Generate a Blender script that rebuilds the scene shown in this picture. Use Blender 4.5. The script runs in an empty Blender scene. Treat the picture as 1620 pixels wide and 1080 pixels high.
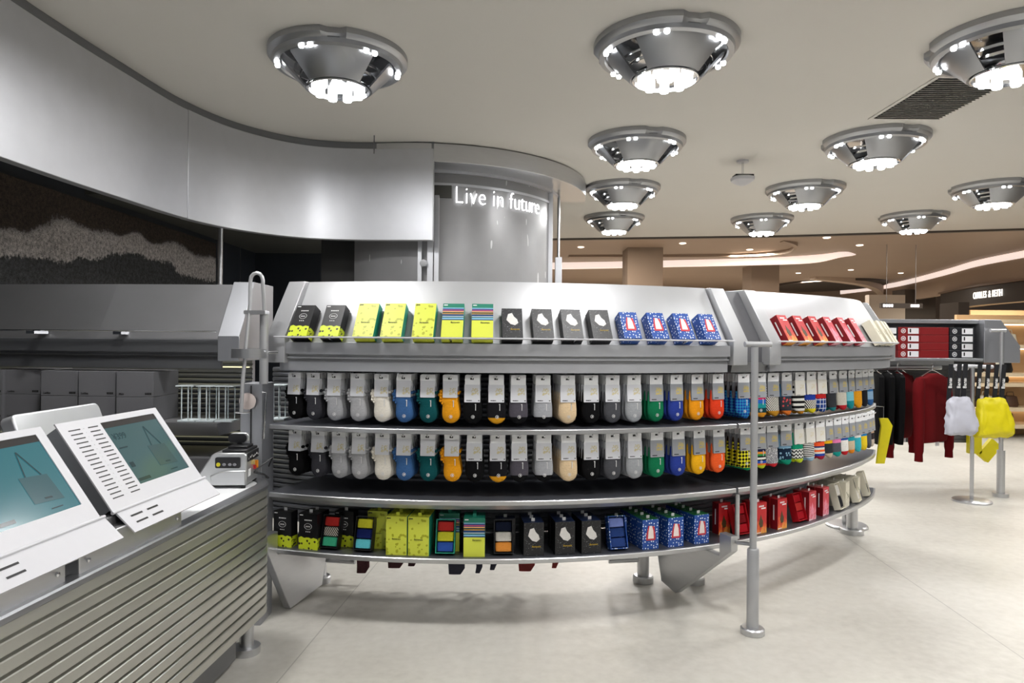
import bpy, bmesh, math, random
from mathutils import Vector, Matrix
R = math.radians
sin, cos, PI = math.sin, math.cos, math.pi
random.seed(7)
SC = bpy.context.scene
COL = SC.collection
# ------------------------------------------------------------------ camera, world, exposure
EYE = 1.3
ROLL = R(0.5)
cam = bpy.data.cameras.new('camera'); cam.lens = 24; cam.sensor_width = 36; cam.clip_end = 200
camo = bpy.data.objects.new('camera', cam); COL.objects.link(camo)
camo.location = (0, 0, EYE); camo.rotation_euler = (PI/2, -ROLL, 0)
SC.camera = camo
SC.view_settings.view_transform = 'Standard'; SC.view_settings.look = 'None'
SC.view_settings.gamma = 1; SC.view_settings.use_curve_mapping = False
SC.view_settings.exposure = -0.05
SC.cycles.use_denoising = True
SC.cycles.max_bounces = 8
w = bpy.data.worlds.new('world'); SC.world = w; w.use_nodes = True
w.node_tree.nodes['Background'].inputs[0].default_value = (0.95, 0.97, 1.0, 1)
w.node_tree.nodes['Background'].inputs[1].default_value = 0.15
LAMP_W = 32

def at_z(px, py, z):
    u, v = (px-810)/1080, (540-py)/1080
    d = Vector((u*cos(ROLL)-v*sin(ROLL), 1, u*sin(ROLL)+v*cos(ROLL)))
    t = (z-EYE)/d.z
    return Vector((d.x*t, t, z))
def at_y(px, py, y):
    u, v = (px-810)/1080, (540-py)/1080
    return Vector(((u*cos(ROLL)-v*sin(ROLL))*y, y, EYE+(u*sin(ROLL)+v*cos(ROLL))*y))

# ------------------------------------------------------------------ materials
def C4(c): return (c[0], c[1], c[2], 1)
def hexc(h):
    h = h.lstrip('#'); r = []
    for i in (0, 2, 4):
        s = int(h[i:i+2], 16)/255
        r.append(s/12.92 if s <= .04045 else ((s+.055)/1.055)**2.4)
    return tuple(r)
class NT:
    def __init__(s, name):
        s.m = bpy.data.materials.new(name); s.m.use_nodes = True
        s.t = s.m.node_tree; s.b = s.t.nodes['Principled BSDF']
        s.co = s.t.nodes.new('ShaderNodeTexCoord').outputs['Object']; s._sep = None
    def node(s, kind, **k):
        n = s.t.nodes.new(kind)
        for a, v in k.items(): setattr(n, a, v)
        return n
    def link(s, a, b): s.t.links.new(a, b)
    def sep(s):
        if s._sep is None:
            s._sep = s.node('ShaderNodeSeparateXYZ'); s.link(s.co, s._sep.inputs[0])
        return s._sep.outputs
    def math(s, op, a, b=None, c=None):
        n = s.node('ShaderNodeMath', operation=op)
        for i, v in enumerate((a, b, c)):
            if v is None: continue
            if isinstance(v, (int, float)): n.inputs[i].default_value = v
            else: s.link(v, n.inputs[i])
        return n.outputs[0]
    def mix(s, f, a, b):
        n = s.node('ShaderNodeMix', data_type='RGBA')
        if isinstance(f, (int, float)): n.inputs[0].default_value = f
        else: s.link(f, n.inputs[0])
        for i, v in ((6, a), (7, b)):
            if isinstance(v, tuple): n.inputs[i].default_value = C4(v)
            else: s.link(v, n.inputs[i])
        return n.outputs[2]
    def noise(s, scale, detail=2, stretch=None):
        n = s.node('ShaderNodeTexNoise'); n.inputs['Scale'].default_value = scale; n.inputs['Detail'].default_value = detail
        src = s.co
        if stretch:
            mp = s.node('ShaderNodeMapping'); mp.inputs['Scale'].default_value = stretch; s.link(s.co, mp.inputs[0]); src = mp.outputs[0]
        s.link(src, n.inputs['Vector']); return n.outputs['Fac']
    def ramp(s, fac, stops, interp='CONSTANT'):
        n = s.node('ShaderNodeValToRGB'); cr = n.color_ramp; cr.interpolation = interp
        while len(cr.elements) > 1: cr.elements.remove(cr.elements[0])
        cr.elements[0].position = stops[0][0]; cr.elements[0].color = C4(stops[0][1])
        for p, c in stops[1:]:
            e = cr.elements.new(p); e.color = C4(c)
        s.link(fac, n.inputs[0]); return n.outputs[0]
    def rect(s, cx, hx, cz, hz):
        x, y, z = s.sep()
        return s.math('MULTIPLY', s.math('COMPARE', x, cx, hx), s.math('COMPARE', z, cz, hz))
    def color(s, c):
        if isinstance(c, tuple): s.b.inputs['Base Color'].default_value = C4(c)
        else: s.link(c, s.b.inputs['Base Color'])
        return s
    def pbr(s, rough=.5, metal=0, **k):
        s.b.inputs['Roughness'].default_value = rough; s.b.inputs['Metallic'].default_value = metal
        for a, v in k.items(): s.b.inputs[a.replace('_', ' ')].default_value = v
        return s
    def bump(s, h, strength=.3, dist=.01):
        n = s.node('ShaderNodeBump'); n.inputs['Strength'].default_value = strength; n.inputs['Distance'].default_value = dist
        s.link(h, n.inputs['Height']); s.link(n.outputs[0], s.b.inputs['Normal']); return s
MATS = {}
def plain(name, col, rough=.5, metal=0, var=.06, scale=40, bump=0, **k):
    if isinstance(col, str): col = hexc(col)
    n = NT(name); f = n.noise(scale, 3)
    n.color(n.mix(f, tuple(max(0, c*(1-var)) for c in col), tuple(min(1, c*(1+var)) for c in col)))
    n.pbr(rough, metal, **k)
    if bump: n.bump(f, bump, .005)
    MATS[name] = n.m; return n.m
def emit(name, col, strength):
    if isinstance(col, str): col = hexc(col)
    n = NT(name); n.color(col); n.b.inputs['Emission Color'].default_value = C4(col); n.b.inputs['Emission Strength'].default_value = strength
    MATS[name] = n.m; return n.m
def glow(name, col, strength=1, rough=.15):
    m = emit(name, col, strength); m.node_tree.nodes['Principled BSDF'].inputs['Base Color'].default_value = (.01, .012, .014, 1); m.node_tree.nodes['Principled BSDF'].inputs['Roughness'].default_value = rough; return m
def metal(name, col, rough=.4, met=.85, stretch=(1, 1, 8)):
    if isinstance(col, str): col = hexc(col)
    n = NT(name); f = n.noise(8, 4, stretch)
    n.color(n.mix(f, tuple(c*.94 for c in col), tuple(min(1, c*1.05) for c in col)))
    n.pbr(rough, met)
    r = n.math('MULTIPLY_ADD', f, .05, rough-.025); n.link(r, n.b.inputs['Roughness'])
    MATS[name] = n.m; return n.m
M_SILVER = metal('silver_paint', (.47, .475, .49), .42, .55, (1, 1, 1))
M_PANEL = metal('anodised_panel', (.42, .43, .46), .38, .8, (1, 1, 1))
M_PANELD = metal('dim_panel', (.24, .24, .25), .42, .7, (1, 1, 1))
M_PANELF = metal('fascia_panel', (.56, .57, .60), .42, .75, (1, 1, 1))
M_STEEL = metal('brushed_steel', (.58, .585, .60), .32, .9)
M_DARKST = metal('dark_steel', (.24, .245, .26), .38, .8)
M_SHELFTOP = metal('shelf_deck', (.17, .175, .20), .30, .75)
M_CHROME = metal('chrome', (.74, .75, .77), .12, 1.0, (1, 1, 1))
M_LAMP = metal('lamp_metal', (.40, .41, .43), .36, .95, (1, 1, 1))
M_SLAT = metal('slatwall_metal', (.28, .29, .32), .38, .8)
M_SLATC = metal('counter_slat', (.50, .50, .46), .34, .85, (1, .3, 1))
M_WHITEP = plain('white_powder_coat', (.54, .54, .57), .4, 0, .02)
M_WHITECARD = plain('white_card', (.90, .91, .93), .6, 0, .03)
M_BLACK = plain('black_plastic', (.012, .012, .014), .35)
M_DARK = plain('dark_gap', (.02, .02, .022), .6)
M_RUBBER = plain('rubber', (.02, .02, .02), .8)
M_GREYBOX = plain('grey_cardboard', (.13, .13, .14), .7, 0, .05, 120)
M_CEIL = plain('ceiling_plaster', (.66, .64, .60), .9, 0, .02, 1.5)
M_COUNTERTOP = plain('counter_top', (.80, .81, .83), .5, 0, .02)
M_BULB = emit('lamp_bulb', (1, 1, 1), 14)
M_NEON = emit('neon_tube', (1, 1, 1), 3)

# ------------------------------------------------------------------ mesh builder
class MB:
    def __init__(s): s.v = []; s.f = []; s.m = []; s.mi = 0
    def add(s, vs, fs):
        o = len(s.v); s.v += [tuple(v) for v in vs]; s.f += [tuple(i+o for i in f) for f in fs]; s.m += [s.mi]*len(fs); return s
    def mat(s, i): s.mi = i; return s
    def box(s, x0, x1, y0, y1, z0, z1, M=None):
        vs = [Vector((x, y, z)) for z in (z0, z1) for y in (y0, y1) for x in (x0, x1)]
        if M is not None: vs = [M @ v for v in vs]
        return s.add(vs, [(0, 2, 3, 1), (4, 5, 7, 6), (0, 1, 5, 4), (2, 6, 7, 3), (0, 4, 6, 2), (1, 3, 7, 5)])
    def rbox(s, x0, x1, y0, y1, z0, z1, r=.01, M=None, seg=4):
        # rounded corners seen along y (outline in x,z)
        pts = []
        for cx, cz, a0 in ((x1-r, z1-r, 0), (x0+r, z1-r, 90), (x0+r, z0+r, 180), (x1-r, z0+r, 270)):
            for k in range(seg+1):
                a = R(a0+90*k/seg); pts.append((cx+r*cos(a), cz+r*sin(a)))
        return s.prism(pts, y0, y1, M)
    def prism(s, pts, y0, y1, M=None):
        n = len(pts)
        vs = [Vector((p[0], y0, p[1])) for p in pts]+[Vector((p[0], y1, p[1])) for p in pts]
        if M is not None: vs = [M @ v for v in vs]
        return s.add(vs, [tuple(range(n)), tuple(range(2*n-1, n-1, -1))]+[(i, i+n, (i+1) % n+n, (i+1) % n) for i in range(n)])
    def tube(s, pts, r, n=12, cap=True):
        pts = [Vector(p) for p in pts]; vs = []; rs = r if isinstance(r, (list, tuple)) else [r]*len(pts)
        up = None
        for i, p in enumerate(pts):
            t = (pts[min(i+1, len(pts)-1)]-pts[max(i-1, 0)]).normalized()
            if up is None:
                a = Vector((0, 0, 1)) if abs(t.z) < .9 else Vector((1, 0, 0)); up = (a-t*a.dot(t)).normalized()
            else:
                up = (up-t*up.dot(t)).normalized()
            b = t.cross(up)
            for k in range(n):
                a = 2*PI*k/n; vs.append(p+(up*cos(a)+b*sin(a))*rs[i])
        fs = [(i*n+k, i*n+(k+1) % n, (i+1)*n+(k+1) % n, (i+1)*n+k) for i in range(len(pts)-1) for k in range(n)]
        if cap: fs += [tuple(range(n-1, -1, -1)), tuple(range((len(pts)-1)*n, len(pts)*n))]
        return s.add(vs, fs)
    def lathe(s, prof, n=32, c=(0, 0, 0), a0=0, a1=360, close=False):
        full = abs(a1-a0) >= 359.9; k = n if full else n+1; vs = []
        for i in range(k):
            a = R(a0+(a1-a0)*i/n)
            vs += [(c[0]+p[0]*cos(a), c[1]+p[0]*sin(a), c[2]+p[1]) for p in prof]
        m = len(prof); fs = []
        for i in range(n if full else n):
            j = (i+1) % k
            for q in range(m if close else m-1):
                q2 = (q+1) % m; fs.append((i*m+q, j*m+q, j*m+q2, i*m+q2))
        if close and not full: fs += [tuple(range(m)), tuple(range((k-1)*m+m-1, (k-1)*m-1, -1))]
        return s.add(vs, fs)
    def cyl(s, x, y, z0, z1, r, n=24): return s.tube([(x, y, z0), (x, y, z1)], r, n)
    def loft(s, secs, n=14, p=2.4):
        # secs: (x, y, z, rx, ry) horizontal super-ellipses from top to bottom
        vs = []
        for (x, y, z, rx, ry) in secs:
            for k in range(n):
                a = 2*PI*k/n; ca, sa = cos(a), sin(a)
                vs.append((x+rx*math.copysign(abs(ca)**(2/p), ca), y+ry*math.copysign(abs(sa)**(2/p), sa), z))
        fs = [(i*n+k, i*n+(k+1) % n, (i+1)*n+(k+1) % n, (i+1)*n+k) for i in range(len(secs)-1) for k in range(n)]
        fs += [tuple(range(n)), tuple(range(len(secs)*n-1, (len(secs)-1)*n-1, -1))]
        return s.add(vs, fs)
    def sweep(s, path, prof):
        # path: (x, y, nx, ny); prof: closed outline of (offset along normal, z)
        m = len(prof); vs = [(x+nx*o, y+ny*o, z) for (x, y, nx, ny) in path for (o, z) in prof]
        fs = [(i*m+q, (i+1)*m+q, (i+1)*m+(q+1) % m, i*m+(q+1) % m) for i in range(len(path)-1) for q in range(m)]
        fs += [tuple(range(m)), tuple(range(len(path)*m-1, (len(path)-1)*m-1, -1))]
        return s.add(vs, fs)
    def mesh(s, name, mats, smooth=32):
        me = bpy.data.meshes.new(name); me.from_pydata(s.v, [], s.f)
        if not isinstance(mats, (list, tuple)): mats = [mats]
        for m in mats: me.materials.append(m)
        me.polygons.foreach_set('material_index', s.m)
        bm = bmesh.new(); bm.from_mesh(me); bmesh.ops.recalc_face_normals(bm, faces=bm.faces); bm.to_mesh(me); bm.free()
        if smooth:
            me.polygons.foreach_set('use_smooth', [True]*len(me.polygons)); me.set_sharp_from_angle(angle=R(smooth))
        return me
    def build(s, name, mats, parent=None, smooth=32, bevel=0, loc=None):
        o = bpy.data.objects.new(name, s.mesh(name, mats, smooth)); COL.objects.link(o)
        if parent: o.parent = parent
        if loc: o.location = loc
        if bevel:
            b = o.modifiers.new('bevel', 'BEVEL'); b.width = bevel; b.segments = 2; b.limit_method = 'ANGLE'; b.angle_limit = R(40)
        return o
def tag(o, label, cat, group=None):
    o['label'] = label; o['category'] = cat
    if group: o['group'] = group
    return o
def thing(name, label, cat, loc=(0, 0, 0), rz=0, group=None):
    o = bpy.data.objects.new(name, None); COL.objects.link(o); o.location = loc; o.rotation_euler = (0, 0, rz)
    o.empty_display_size = .05
    return tag(o, label, cat, group)
def struct(o): o['kind'] = 'structure'; return o
def inst(name, me, parent=None, loc=(0, 0, 0), rot=(0, 0, 0)):
    o = bpy.data.objects.new(name, me); COL.objects.link(o)
    if parent: o.parent = parent
    o.location = loc; o.rotation_euler = rot; return o
KIDS = {}
def dup(root, loc, rot, label=None, group=None, scale=None):
    r = root.copy(); COL.objects.link(r); r.location = loc; r.rotation_euler = rot
    if scale: r.scale = scale
    if label: r['label'] = label
    if group: r['group'] = group
    kids = KIDS.setdefault(root.name, [(c, list(c.children)) for c in root.children])
    for c0, gs in kids:
        c = c0.copy(); COL.objects.link(c); c.parent = r
        for g0 in gs:
            g = g0.copy(); COL.objects.link(g); g.parent = c
    return r
_TXT = {}
def text(s, size, mat, parent, M, name='lettering', ext=.0005, align='CENTER', bold=0):
    k = (s, size, mat.name, align, ext)
    if k not in _TXT:
        cu = bpy.data.curves.new('lettering', 'FONT'); cu.body = s; cu.size = size; cu.extrude = ext; cu.offset = bold
        cu.align_x = align; cu.align_y = 'CENTER'; cu.resolution_u = 3; cu.materials.append(mat)
        tmp = bpy.data.objects.new('lettering', cu); COL.objects.link(tmp); bpy.context.view_layer.update()
        me = bpy.data.meshes.new_from_object(tmp.evaluated_get(bpy.context.evaluated_depsgraph_get())); bpy.data.objects.remove(tmp); _TXT[k] = me
    o = bpy.data.objects.new(name, _TXT[k]); COL.objects.link(o)
    if parent: o.parent = parent
    o.matrix_local = M
    return o
def TR(x, y, z): return Matrix.Translation((x, y, z))
def RX(a): return Matrix.Rotation(R(a), 4, 'X')
def RY(a): return Matrix.Rotation(R(a), 4, 'Y')
def RZ(a): return Matrix.Rotation(R(a), 4, 'Z')

# ------------------------------------------------------------------ ring geometry of the curved shelving
CX, CY, R0 = -.22, 6.0, 2.95
def sm(t): t = max(0, min(1, t)); return t*t*(3-2*t)
def Rs(th): return R0+.07*sm((th-42)/20)                 # shelf front
def Rh(th): return 2.97+.16*sm((th-31)/26)               # header front
def Rp(th): return 2.895+.13*sm((th-34)/26)              # front of the hanging packs
def ring(th, r, z=0): a = R(th); return Vector((CX+r*sin(a), CY-r*cos(a), z))
def arc(th0, th1, Rf, n=28):
    out = []
    for i in range(n+1):
        th = th0+(th1-th0)*i/n; p = ring(th, Rf(th)); out.append((p.x, p.y, sin(R(th)), -cos(R(th))))
    return out
def theta(px, Rf, dz=0):
    lo, hi = -30, 60
    for _ in range(40):
        m = (lo+hi)/2; p = ring(m, Rf(m)); u = 810+1080*(p.x/p.y)
        if u < px: lo = m
        else: hi = m
    return (lo+hi)/2

# ================================================================== SETTING
def floor_mat():
    n = NT('floor_cement'); a = n.noise(1.3, 6); b = n.noise(22, 4); f = n.math('MULTIPLY_ADD', b, .35, n.math('MULTIPLY', a, .65))
    col = n.ramp(f, [(.3, (.40, .38, .34)), (.5, (.50, .48, .435)), (.7, (.58, .56, .515))], 'LINEAR')
    x, y, z = n.sep()
    u = n.math('MULTIPLY_ADD', y, -.073, n.math('ADD', x, 1.07))
    l1 = n.math('LESS_THAN', n.math('ABSOLUTE', n.math('SUBTRACT', n.math('MODULO', n.math('ADD', u, 27.001), 3.0), .001)), .0045)
    vv = n.math('MULTIPLY_ADD', x, .073, n.math('ADD', y, 27.6))
    l2 = n.math('LESS_THAN', n.math('MODULO', vv, 3.0), .004)
    n.color(n.mix(n.math('MULTIPLY', n.math('MAXIMUM', l1, l2), .6), col, (.22, .21, .19)))
    n.pbr(.42); n.bump(b, .05, .004); return n.m
struct(MB().box(-9, 22, -4, 36, -.1, 0).build('floor', floor_mat(), smooth=0))

def poly_slab(pts, z0, z1):
    n = len(pts); b = MB()
    b.add([(p[0], p[1], z0) for p in pts]+[(p[0], p[1], z1) for p in pts],
          [tuple(range(n)), tuple(range(2*n-1, n-1, -1))]+[(i, (i+1) % n, (i+1) % n+n, i+n) for i in range(n)])
    return b
edge = [at_z(880, 377, 3.2), at_z(1240, 372, 3.2), at_z(1620, 361, 3.2)]
cpts = [(-9, -4), (14, -4), (14, edge[2].y-.7), (edge[2].x, edge[2].y), (edge[1].x, edge[1].y), (edge[0].x, edge[0].y), (-9, 13.2)]
struct(poly_slab(cpts, 3.2, 3.35).build('ceiling', M_CEIL, smooth=0))
M_BRONZE = plain('dark_bronze_trim', (.07, .055, .045), .5)
ep = [(14, edge[2].y-.7), (edge[2].x, edge[2].y), (edge[1].x, edge[1].y), (edge[0].x, edge[0].y), (-9, 13.2)]
tb = MB()
for i in range(len(ep)-1):
    a, b_ = Vector((*ep[i], 0)), Vector((*ep[i+1], 0)); d = (b_-a).normalized(); nn = Vector((-d.y, d.x, 0))
    if nn.y < 0: nn = -nn
    q = [a, b_, b_+nn*.08, a+nn*.08]
    tb.add([(p.x, p.y, 3.17) for p in q]+[(p.x, p.y, 3.5) for p in q], [(0, 1, 2, 3), (7, 6, 5, 4), (0, 4, 5, 1), (1, 5, 6, 2), (2, 6, 7, 3), (3, 7, 4, 0)])
struct(tb.build('trim_1', M_BRONZE, smooth=0))

# ---- far hall beyond the shop: brown ceiling, walls, lit coves
M_HALLC = plain('hall_ceiling', (.36, .28, .22), .55, 0, .04, 1)
M_HALLW = plain('hall_wall', (.30, .235, .185), .7, 0, .05, .8)
M_HALLD = plain('hall_dark_wall', (.06, .05, .045), .5, 0, .1, 2)
struct(MB().box(-14, 30, 10.5, 42, 3.95, 4.15).build('ceiling', M_HALLC, smooth=0))
struct(MB().box(-14, 30, 34, 34.3, 0, 3.95).build('wall_far', M_HALLW, smooth=0))
struct(MB().box(-6.5, -6.3, 11.5, 34, 0, 3.95).build('wall_hall_left', M_HALLW, smooth=0))
M_COVE = emit('cove_light', (1, .86, .80), .72)
def smoothpath(pts, n=8):
    out = []; P = [Vector(p) for p in pts]
    for i in range(len(P)-1):
        p0, p1, p2, p3 = P[max(i-1, 0)], P[i], P[i+1], P[min(i+2, len(P)-1)]
        for k in range(n):
            t = k/n; out.append(.5*((2*p1)+(p2-p0)*t+(2*p0-5*p1+4*p2-p3)*t*t+(3*p1-p0-3*p2+p3)*t*t*t))
    out.append(P[-1]); return out
def cove(name, pts, hs, mat, zc=3.95, depth=.25):
    P = smoothpath([(*at_z(px, py, zc).xy, h) for (px, py), h in zip(pts, hs)]); b = MB(); vs = []
    for p in P:
        vs += [(p.x, p.y, zc), (p.x, p.y, zc-p.z), (p.x, p.y+depth, zc-p.z), (p.x, p.y+depth, zc)]
    fs = [(i*4+q, (i+1)*4+q, (i+1)*4+(q+1) % 4, i*4+(q+1) % 4) for i in range(len(P)-1) for q in range(4)]+[(0, 1, 2, 3), tuple(range(len(P)*4-1, len(P)*4-5, -1))]
    return struct(b.add(vs, fs).build(name, mat))
cove('trim_2', [(700, 416), (890, 415), (1050, 412), (1200, 408), (1290, 403), (1335, 398), (1354, 402)], [.2, .2, .19, .2, .22, .14, .02], M_COVE)
M_SWIRL = plain('cream_soffit', (.52, .42, .34), .6, 0, .03, 1)
cove('trim_4', [(1150, 478), (1260, 478), (1340, 472), (1385, 460), (1398, 449), (1370, 441), (1290, 437)], [.2, .35, .5, .55, .45, .25, .1], M_SWIRL, depth=.5)
cove('trim_5', [(1240, 380), (1262, 384), (1245, 394), (1190, 400), (1100, 402), (900, 403)], [.02, .1, .12, .1, .08, .06], M_HALLC)
# dark oval void in the far ceiling and a brown bulkhead above the neighbour shop
vd = MB(); vd.lathe([(0, 0), (1, 0), (1, -.1), (0, -.1)], 40)
vo = vd.build('trim_6', M_HALLD); c_ = at_z(1305, 452, 3.9); vo.location = (c_.x, c_.y, 3.96); vo.scale = (2.2, 3.2, 1); struct(vo)
def wallbox(name, pxa, pxb, pyt, y, mat, th=.5, zt=None):
    a = at_y(pxa, pyt, y); b = at_y(pxb, pyt, y); z = zt if zt else max(a.z, .5)
    return MB().box(a.x, b.x, y, y+th, 0, z).build(name, mat, smooth=0)
for (a, b_, y_, m_) in ((994, 1050, 19, M_HALLW), (1190, 1234, 23, M_HALLW), (1433, 1482, 27, M_HALLD), (1518, 1535, 20.5, M_HALLD)):
    struct(wallbox('column', a, b_, 300, y_, m_, .9, {27: 3.5, 20.5: 2.6}.get(y_, 3.95)))
struct(wallbox('wall_hall_panel', 1375, 1432, 490, 26, plain('pale_facade', (.55, .5, .45), .5), .3, 3.2))

# ---- left: dark wall with the gravel picture, dark back wall
n = NT('mural_print'); x, y, z = n.sep()
wv = n.noise(.55, 3); g = n.noise(30, 8); g2 = n.noise(95, 2)
hgt = n.math('ADD', n.math('MULTIPLY_ADD', wv, 1.1, n.math('MULTIPLY_ADD', y, -.05, -2.27)), z)
gg = n.math('MULTIPLY', n.math('SUBTRACT', n.math('ADD', g, g2), .62), 2.1)
def tint(c): return n.mix(n.math('MULTIPLY', gg, .62), tuple(k*.12 for k in c), tuple(min(1, k*1.9) for k in c))
band = n.ramp(n.math('ADD', hgt, n.math('MULTIPLY_ADD', g, .12, .44)), [(0, (0, 0, 0)), (.42, (0, 0, 0)), (.45, (1, 1, 1)), (.66, (1, 1, 1)), (.70, (0, 0, 0))], 'LINEAR')
topm = n.ramp(n.math('ADD', hgt, .5), [(0, (0, 0, 0)), (.62, (0, 0, 0)), (.72, (1, 1, 1))], 'LINEAR')
sb = n.node('ShaderNodeSeparateColor'); n.link(band, sb.inputs[0]); st = n.node('ShaderNodeSeparateColor'); n.link(topm, st.inputs[0])
base = n.mix(st.outputs[0], tint((.055, .057, .06)), tint((.050, .036, .028)))
n.color(n.mix(sb.outputs[0], base, tint((.46, .43, .42)))); n.pbr(.85); M_MURAL = n.m
M_NAVY = plain('dark_panel', (.045, .052, .065), .4, .2, .08, 3)
struct(MB().box(-4.5, -4.3, -2, 12, 0, 3.2).build('wall_left', M_NAVY, smooth=0))
struct(MB().box(-4.5, 0, 11.4, 11.6, 0, 3.2).build('wall_back', M_NAVY, smooth=0))
mu = MB().box(-4.3, -4.24, 3.2, 9.75, 1.0, 2.66).build('wall_mural', M_MURAL, smooth=0)
tag(mu, 'dark wall print of grey gravel and black sand behind the left shelving', 'picture')
struct(MB().box(-4.3, -.62, 6.85, 11.4, 2.74, 2.86).build('ceiling_soffit', plain('dark_soffit', (.09, .09, .08), .7), smooth=0))
for k, yy in enumerate((10.1, 10.75)):
    struct(MB().box(-4.3, -4.285, yy, yy+.012, 0, 2.74).build('trim_7', M_DARKST, smooth=0))

# ================================================================== CURVED OVERHEAD FASCIA
fp = smoothpath([*[(x_*1.046, y_*1.046, 0) for x_, y_ in ((-2.60, .6), (-2.62, 3.4), (-2.56, 4.6), (-2.49, 5.22), (-2.30, 5.72), (-1.95, 6.10), (-1.5, 6.24), (-.73, 6.22))]], 10)
def pathn(P, flip=1):
    out = []
    for i, p in enumerate(P):
        t = (P[min(i+1, len(P)-1)]-P[max(i-1, 0)]).normalized(); out.append((p.x, p.y, t.y*flip, -t.x*flip))
    return out
PN = pathn(fp)
oh = thing('overhead_fascia', 'long silver curved fascia hanging below the ceiling on the left', 'fascia panel', (-2.5, 5.2, 3.05))
def rel(o, parent):
    o.parent = parent; o.matrix_parent_inverse = Matrix.Translation(-parent.location); return o
seam = 3*10
def fas(lo, hi):
    return MB().sweep(PN[lo:hi], [(0, 2.262), (0, 3.13), (-.07, 3.13), (-.07, 2.262)])
rel(fas(0, seam+1).build('fascia_panel', M_PANELF, bevel=.004), oh)
rel(MB().sweep([(x+.0, y+.0, a, b) for x, y, a, b in PN[seam:]], [(.004, 2.258), (.004, 3.132), (-.07, 3.132), (-.07, 2.258)]).build('fascia_panel', M_PANELF, bevel=.004), oh)
rel(MB().sweep(PN[:], [(-.02, 3.13), (-.02, 3.198), (-.06, 3.198), (-.06, 3.13)]).build('shadow_gap', M_DARKST), oh)
o = MB().cyl(0, 0, 0, .42, .025, 20)
pp = at_y(348, 440, 6.9)
tag(MB().cyl(pp.x, pp.y, 0, 2.74, .024, 20).build('support_pole', M_STEEL), 'thin round grey pole rising behind the left shelving beside the gravel picture', 'pole')
hw = at_z(592, 214, 3.2); tag(MB().tube([(hw.x, hw.y, 3.2), (hw.x, hw.y, 3.03)], .006, 8).build('hanger_wire', M_DARKST), 'short dark suspension wire above the curved overhead fascia', 'wire')

# ================================================================== CANOPY AND GLASS CYLINDER WITH NEON
KX, KY = -.965, 8.36
def kpath(a0, a1, r, n=40):
    return [(KX+r*sin(R(a0+(a1-a0)*i/n)), KY-r*cos(R(a0+(a1-a0)*i/n)), sin(R(a0+(a1-a0)*i/n)), -cos(R(a0+(a1-a0)*i/n))) for i in range(n+1)]
cn = thing('curved_canopy', 'grey metal canopy ring curving out under the ceiling beside the overhead fascia', 'canopy', (KX, KY, 2.9))
rel(MB().sweep(kpath(-40, 91, 1.842), [(0, 3.015), (0, 3.19), (-.385, 3.19), (-.385, 3.015)]).build('canopy_ring', M_STEEL, bevel=.004), cn)
rel(MB().sweep(kpath(-28, 78, 1.54), [(0, 2.985), (0, 3.015), (-.03, 3.015), (-.03, 2.985)]).build('inner_track', M_PANELF), cn)
ps = thing('curved_screen', 'curved smoky translucent screen wall with glowing lettering under the canopy', 'screen', (KX, KY, 0))
n = NT('smoky_screen'); a = n.noise(1.4, 5); b2 = n.noise(5, 3, (1, 1, .25))
sp = n.math('GREATER_THAN', n.noise(16, 1, (1, 1, .22)), .73)
cc = n.mix(a, (.16, .16, .165), (.36, .36, .37)); n.color(n.mix(n.math('MULTIPLY', sp, .5), cc, (.8, .8, .82)))
n.pbr(.22, .15); n.link(n.math('MULTIPLY_ADD', b2, .3, .2), n.b.inputs['Roughness']); M_SCREEN = n.m
rel(MB().sweep(kpath(-26, 66, 1.505), [(0, .02), (0, 2.985), (-.015, 2.985), (-.015, .02)]).build('screen_sheet', M_SCREEN), ps)
rel(MB().sweep(kpath(-26, 66, 1.515), [(0, 2.865), (0, 2.89), (-.03, 2.89), (-.03, 2.865)]).build('horizontal_rail', M_PANELF), ps)
e = KX+1.505*sin(R(67)), KY-1.505*cos(R(67))
rel(MB().box(e[0]-.02, e[0]+.03, e[1]-.04, e[1]+.04, 0, 3.01).build('end_post', M_PANELF, bevel=.003), ps)
# neon letters one by one along the arc
ns = thing('neon_sign', 'white neon lettering glowing across the curved smoky screen', 'neon sign', (KX, KY, 2.765))
word = 'Live in future'; adv = {'L': .10, 'i': .052, 'v': .088, 'e': .092, ' ': .055, 'n': .094, 'f': .06, 'u': .094, 't': .062, 'r': .064}
s_ = 0.0; r_ = 1.53; th0 = None
def kth(px):
    lo, hi = -40, 70
    for _ in range(40):
        m = (lo+hi)/2; x_ = KX+r_*sin(R(m)); y_ = KY-r_*cos(R(m))
        if 810+1080*x_/y_ < px: lo = m
        else: hi = m
    return lo
th0 = kth(716); th1 = kth(852); tot = sum(adv[c] for c in word)
for ch in word:
    thm = th0+(th1-th0)*(s_+adv[ch]/2)/tot; s_ += adv[ch]
    if ch == ' ': continue
    M = TR(r_*sin(R(thm)), -r_*cos(R(thm)), 0) @ RZ(thm) @ Matrix.Diagonal((.8, 1, 1, 1)) @ RX(90)
    text(ch, .25, M_NEON, ns, M, 'letter', .006, bold=-.005)
rd = at_y(883, 450, 8.0)
rod = thing('hanging_rod', 'slim steel rod hanging from the canopy into a thicker sleeve', 'rod', (rd.x, rd.y, 3.01))
MB().cyl(0, 0, -.74, 0, .016, 14).build('rod', M_STEEL, rod)
MB().box(-.04, .04, -.03, .03, -2.9, -.72).build('sleeve', M_PANELF, rod, bevel=.004)
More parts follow.
